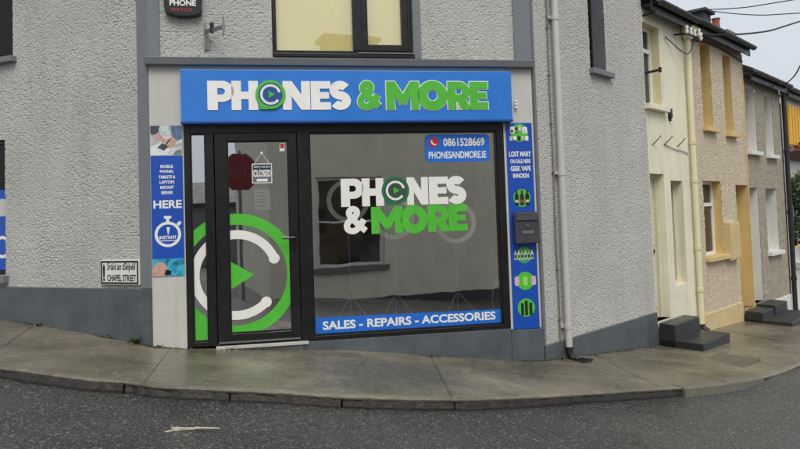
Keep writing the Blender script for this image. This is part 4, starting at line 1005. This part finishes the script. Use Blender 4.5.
t = thing('wall_cable', 'thin cable tacked under the beige house gutter', 'cable', FR, (6, -.04, 3.9))
part('cable', MB().tube(catmull([(4.75, -.06, 3.9), (5.5, -.03, 3.98), (6.4, -.03, 3.98), (7.4, -.03, 3.92)], 6), .012, 6), M('black_cable', (30, 30, 32)), t)

# access cover in the far pavement, litter on the road, weeds and grit
def pav_z(x, y):
    best = None
    for s in range(NP - 1):
        B = Vector(BACK[s]); F = Vector(FRONT[s]); d = F - B; L2 = d.x * d.x + d.y * d.y
        w_ = ((x - B.x) * d.x + (y - B.y) * d.y) / L2; q = B.lerp(F, w_)
        e = (q.x - x) ** 2 + (q.y - y) ** 2
        if best is None or e < best[0]: best = (e, q.z)
    return best[1]
cz = pav_z(4.02, 8.78)
loc = FR; inv = Matrix.Rotation(-FR.a, 3, 'Z')
lp = inv @ (Vector((4.02, 8.78, 0)) - FR.o)
t = thing('access_cover', 'rectangular ribbed metal access cover set in the right pavement', 'access cover', FR, (lp.x, lp.y, cz))
part('plate', MB().box(lp.x - .34, lp.x + .34, lp.y - .26, lp.y + .26, cz - .03, cz + .010), M('worn_cover_metal', (104, 98, 84), .5, .2, 9, metallic=.1), t, bevel=.004)
for k in range(7): part('rib', MB().box(lp.x - .29, lp.x + .29, lp.y - .225 + k * .07, lp.y - .195 + k * .07, cz + .007, cz + .012), M('worn_cover_metal', (112, 106, 92)), t)
t = single('white_feather', MB(), None, None, None, WORLD, (0, 0, 0)) if False else None
rz = -.088
def road_z(x, y):
    best = None
    for s in range(NP):
        F = Vector(FRONT[s]); nrm = fan(s); d = (x - F.x) * nrm.x + (y - F.y) * nrm.y
        q = F + nrm * d; e = (q.x - x) ** 2 + (q.y - y) ** 2
        if d > 0 and (best is None or e < best[0]): best = (e, F.z - koff(s) - .055 * min(d, 8) + .012 * noise.noise(Vector((x * .9, y * .9, 1))))
    return best[1]
fx, fy = -1.42, 4.63; fz = road_z(fx, fy) + .008
t = thing('flattened_scrap', 'torn pale scrap lying flat on the asphalt in the foreground', 'scrap', WORLD, (fx, fy, fz))
PALE = M('pale_scrap', (186, 178, 156), .7, .15, 30)
def shred(pts, h):
    mb = MB(); n_ = len(pts); c_ = [sum(p[k] for p in pts) / n_ for k in (0, 1)]
    mb.v = [(fx + a, fy + b, fz - .004) for a, b in pts] + [(fx + a * .95, fy + b * .95, fz + h * rnd.uniform(.2, 1)) for a, b in pts]
    mb.f = [tuple(range(n_, 2 * n_))] + [(k, (k + 1) % n_, n_ + (k + 1) % n_, n_ + k) for k in range(n_)]
    part('shred', mb, PALE, t)
shred([(-.14, .035), (-.10, .05), (-.05, .03), (.0, .022), (.05, .008), (.02, -.004), (-.04, -.004), (-.08, -.02), (-.10, .0), (-.125, .005)], .012)
shred([(-.165, -.05), (-.13, -.055), (-.10, -.03), (-.07, -.022), (-.09, -.01), (-.13, -.03)], .008)
part('strand', MB().tube([(fx + .03, fy + .006, fz + .004), (fx + .10, fy - .005, fz + .005), (fx + .15, fy - .006, fz + .003), (fx + .20, fy - .015, fz + .003)], [.008, .005, .006, .003], 6), PALE, t)
WEED = M('weed_leaf', (70, 82, 44), .6, .3, 20)
def weed(x, y, label, s_=.08, n=22):
    z_ = pav_z(x, y); mb = MB()
    for _ in range(n):
        a = rnd.uniform(0, 6.283); l_ = s_ * rnd.uniform(.5, 1.2); b_ = Vector((x + rnd.gauss(0, .018), y + rnd.gauss(0, .018), z_ - .005))
        d = Vector((math.cos(a) * .7, math.sin(a) * .7, 1)).normalized() * l_; e = Vector((-math.sin(a), math.cos(a), 0)) * l_ * .13
        mid = b_ + d * .6; tip = b_ + d + Vector((math.cos(a), math.sin(a), -.3)) * l_ * .3
        i = len(mb.v); mb.v += [tuple(b_), tuple(mid + e), tuple(tip), tuple(mid - e)]; mb.f.append((i, i + 1, i + 2, i + 3))
    single('weed_tuft', mb, WEED, label, 'weed', WORLD, (x, y, z_), 'weeds along the wall foot', recalc=False)
p = FL.w((-.16, -.05, 0)); weed(p.x, p.y, 'weed tuft at plinth foot just left of the shop corner', .10, 34)
p = FL.w((-.55, -.05, 0)); weed(p.x, p.y, 'small weed at plinth foot below the street name plate', .05)
p = FL.w((-1.5, -.05, 0)); weed(p.x, p.y, 'weed at the foot of the left plinth near picture edge', .06)
p = FA.w((.06, -.03, 0)); weed(p.x, p.y, 'tiny weed under the pale pier left of the door', .04)
p = FR.w((.30, -.05, 0)); weed(p.x, p.y, 'small weed beside the drain pipe shoe', .05)
mb = MB(); rm = random.Random(11)
for _ in range(5200):
    s_ = rm.uniform(22, 178); i = int(s_); B = Vector(BACK[i]).lerp(Vector(BACK[i + 1]), s_ - i); F = Vector(FRONT[i])
    d_ = noise.noise(Vector((B.x * 2.3, B.y * 2.3, 4)))
    if d_ < rm.uniform(-.25, .45): continue
    w_ = abs(rm.gauss(0, .012)) + .018 + .02 * max(0, d_); p = B.lerp(F, w_ / 1.0); p.z += .003
    a = rm.uniform(0, 6.28); l_ = rm.uniform(.006, .016); q = Vector((math.cos(a), math.sin(a), rm.uniform(.1, 1.0))) * l_; e = Vector((-math.sin(a), math.cos(a), 0)) * l_ * .5
    k = len(mb.v); mb.v += [tuple(p - e), tuple(p + e), tuple(p + q)]; mb.f.append((k, k + 1, k + 2))
single('moss', mb, M('damp_moss', (66, 68, 38), .8, .35, 20), None, None, WORLD, (0, 0, 0), kind='stuff', recalc=False)
# grime and loose grit gathered where the pavement meets the walls
mb = MB(); r2 = random.Random(3)
def stone(x, y, z, s_):
    a = r2.uniform(0, 6.28); i = len(mb.v)
    for k in range(4):
        q = a + k * 1.57; mb.v.append((x + s_ * math.cos(q) * r2.uniform(.6, 1.1), y + s_ * math.sin(q) * r2.uniform(.6, 1.1), z))
    mb.v.append((x, y, z + s_ * .7)); mb.f.extend([(i, i + 1, i + 4), (i + 1, i + 2, i + 4), (i + 2, i + 3, i + 4), (i + 3, i, i + 4)])
for _ in range(200):
    s = r2.randrange(20, 186); w_ = r2.choice([r2.uniform(.01, .06), r2.uniform(.02, .95), r2.uniform(.85, .96)]); B = Vector(BACK[s]).lerp(Vector(FRONT[s]), w_)
    stone(B.x + r2.uniform(-.1, .1), B.y + r2.uniform(-.03, .03), B.z + .004, r2.uniform(.004, .011))
for _ in range(260):
    x_, y_ = r2.uniform(-3, 3.4), r2.uniform(3.6, 6.4)
    F = min(FRONT, key=lambda q: (q[0] - x_) ** 2 + (q[1] - y_) ** 2)
    if y_ > F[1] - .08: continue
    stone(x_, y_, road_z(x_, y_) + .001, r2.uniform(.004, .010))
single('grit', mb, M('pale_grit', (138, 132, 118), .8, .25, 30), None, None, WORLD, (0, 0, 0), kind='stuff')

# ------------------------------------------------------------------ across the road (seen in the glass)
OPPR = M('opposite_house_render', (224, 216, 192), .85, .10, 1.5, bump=.002, bscale=40, stain=.3)
OF = Frame(.3, -1.61, 0)     # wall faces +y here
def opposite(name, label, x0, x1, yw, zb, zt, mat, wins, pitch_=.8, depth=6):
    t = thing(name, label, 'house', WORLD, (x0, yw, zb))
    holes = [w_ for w_ in wins]
    m = wall_mb(x0, x1, zb - 1.5, zt, holes, y=yw); m.f = [tuple(reversed(f)) for f in m.f]
    part('front_wall', m, mat, t, recalc=False)
    part('body', MB().box(x0 + .003, x1 - .003, yw - depth, yw - .3, zb - 1.5, zt), mat, t)
    part('side_wall', MB().box(x0 + .001, x0 + .03, yw - .3, yw - .001, zb - 1.5, zt).box(x1 - .03, x1 - .001, yw - .3, yw - .001, zb - 1.5, zt), mat, t)
    ym = yw - depth / 2; xa, xb = x0 - .15, x1 + .15
    part('roof', MB().hexa([(xa, yw + .25, zt), (xb, yw + .25, zt), (xb, ym, zt + pitch_), (xa, ym, zt + pitch_)], [(xa, yw + .25, zt + .1), (xb, yw + .25, zt + .1), (xb, ym, zt + pitch_ + .1), (xa, ym, zt + pitch_ + .1)])
         .hexa([(xa, ym, zt + pitch_), (xb, ym, zt + pitch_), (xb, yw - depth - .2, zt), (xa, yw - depth - .2, zt)], [(xa, ym, zt + pitch_ + .1), (xb, ym, zt + pitch_ + .1), (xb, yw - depth - .2, zt + .1), (xa, yw - depth - .2, zt + .1)]), SLATE, t)
    part('plinth', MB().box(x0 - .01, x1 + .01, yw - .01, yw + .03, zb - 1.5, zb + .35), M('dark_plinth_paint', (62, 62, 62), .7, .1), t)
    for (a, b, c_, d_) in wins:
        w_ = part('window', frame_mb(a, b, c_, d_, .07, yw - .16, yw - .10).box(a + .07, b - .07, yw - .16, yw - .09, c_ + (d_ - c_) * .5, c_ + (d_ - c_) * .5 + .05), WPAINT, t)
        part('pane', MB().box(a + .07, b - .07, yw - .14, yw - .135, c_ + .07, d_ - .07), DARKPANE, w_)
        part('reveal', MB().box(a - .01, a, yw - .2, yw - .001, c_, d_).box(b, b + .01, yw - .2, yw - .001, c_, d_).box(a - .01, b + .01, yw - .2, yw - .001, d_, d_ + .01), mat, w_)
        part('sill', MB().box(a - .1, b + .1, yw - .12, yw + .09, c_ - .12, c_ - .001), M('grey_sill_stone', (110, 108, 102), .7, .1), w_)
    return t
opposite('rendered_house_across_road', 'drab rendered house across the road reflected in the display window', .3, 9.5, -1.61, -1.05, 5.0, OPPR, [(1.42, 3.08, .08, 2.18), (6.6, 7.6, .2, 2.0)], .5, 5)
opposite('white_house_across_road', 'white house across the road reflected in the side pane', -16, -9.2, -12.0, -.6, 3.0, WPAINT, [(-11.2, -10.2, 1.6, 2.7), (-13.2, -12.2, 1.6, 2.7), (-11.2, -10.2, -.4, .9), (-13.2, -12.2, -.4, .9)], 1.0, 6)
opposite('grey_house_across_road', 'grey house farther off across the road reflected in the door', -7.5, 3.2, -15.0, -.9, 1.9, M('grey_house_render', (120, 120, 118), .8, .1), [(-7.2, -6.2, -.2, 1.2), (-4.0, -3.0, -.2, 1.2)], 1.0, 5)
STOPRED = M('dull_sign_red', (120, 30, 34), .5, .1, 4)
STOPWHITE = M('dull_sign_white', (132, 66, 66), .5, .1, 4)
t = thing('chimney', 'added brick stack across the road standing in for the roof reflected in the upper window', 'chimney', WORLD, (2.6, -2.3, 4.9))  # unseen stack added for its dark reflection, in place of a roof slope
part('stack', MB().box(1.9, 3.2, -2.7, -2.0, 4.8, 5.62), M('old_brick', (92, 78, 70), .85, .3, 14), t)
part('cap', MB().box(1.82, 3.28, -2.78, -1.92, 5.62, 5.72), M('dark_chimney_render', (74, 74, 76)), t)
sx, sy, sz = -.36, -1.3, 2.30
t = thing('stop_sign', 'red octagonal STOP sign on grey pole reflected in the door glass', 'road sign', WORLD, (sx, sy, -.8))
oc = [(sx + .45 * math.cos(math.radians(22.5 + 45 * k)), sz + .45 * math.sin(math.radians(22.5 + 45 * k))) for k in range(8)]
ic = [(sx + .415 * math.cos(math.radians(22.5 + 45 * k)), sz + .415 * math.sin(math.radians(22.5 + 45 * k))) for k in range(8)]
part('plate', MB().prism(oc, sy, sy + .006), STOPWHITE, t)
part('face', MB().prism(ic, sy + .006, sy + .009), STOPRED, t)
m = text_mb('STOP', -.30, .30, -.12, .12, 0, .004, .02); m.v = [(sx - a, sy + .009 + (.004 - b), sz + c_) for a, b, c_ in m.v]
part('lettering', m, STOPWHITE, t)
part('pole', MB().tube([(sx, sy - .04, -2.2), (sx, sy - .04, sz + .5)], .038, 12), STEEL, t, smooth=True)
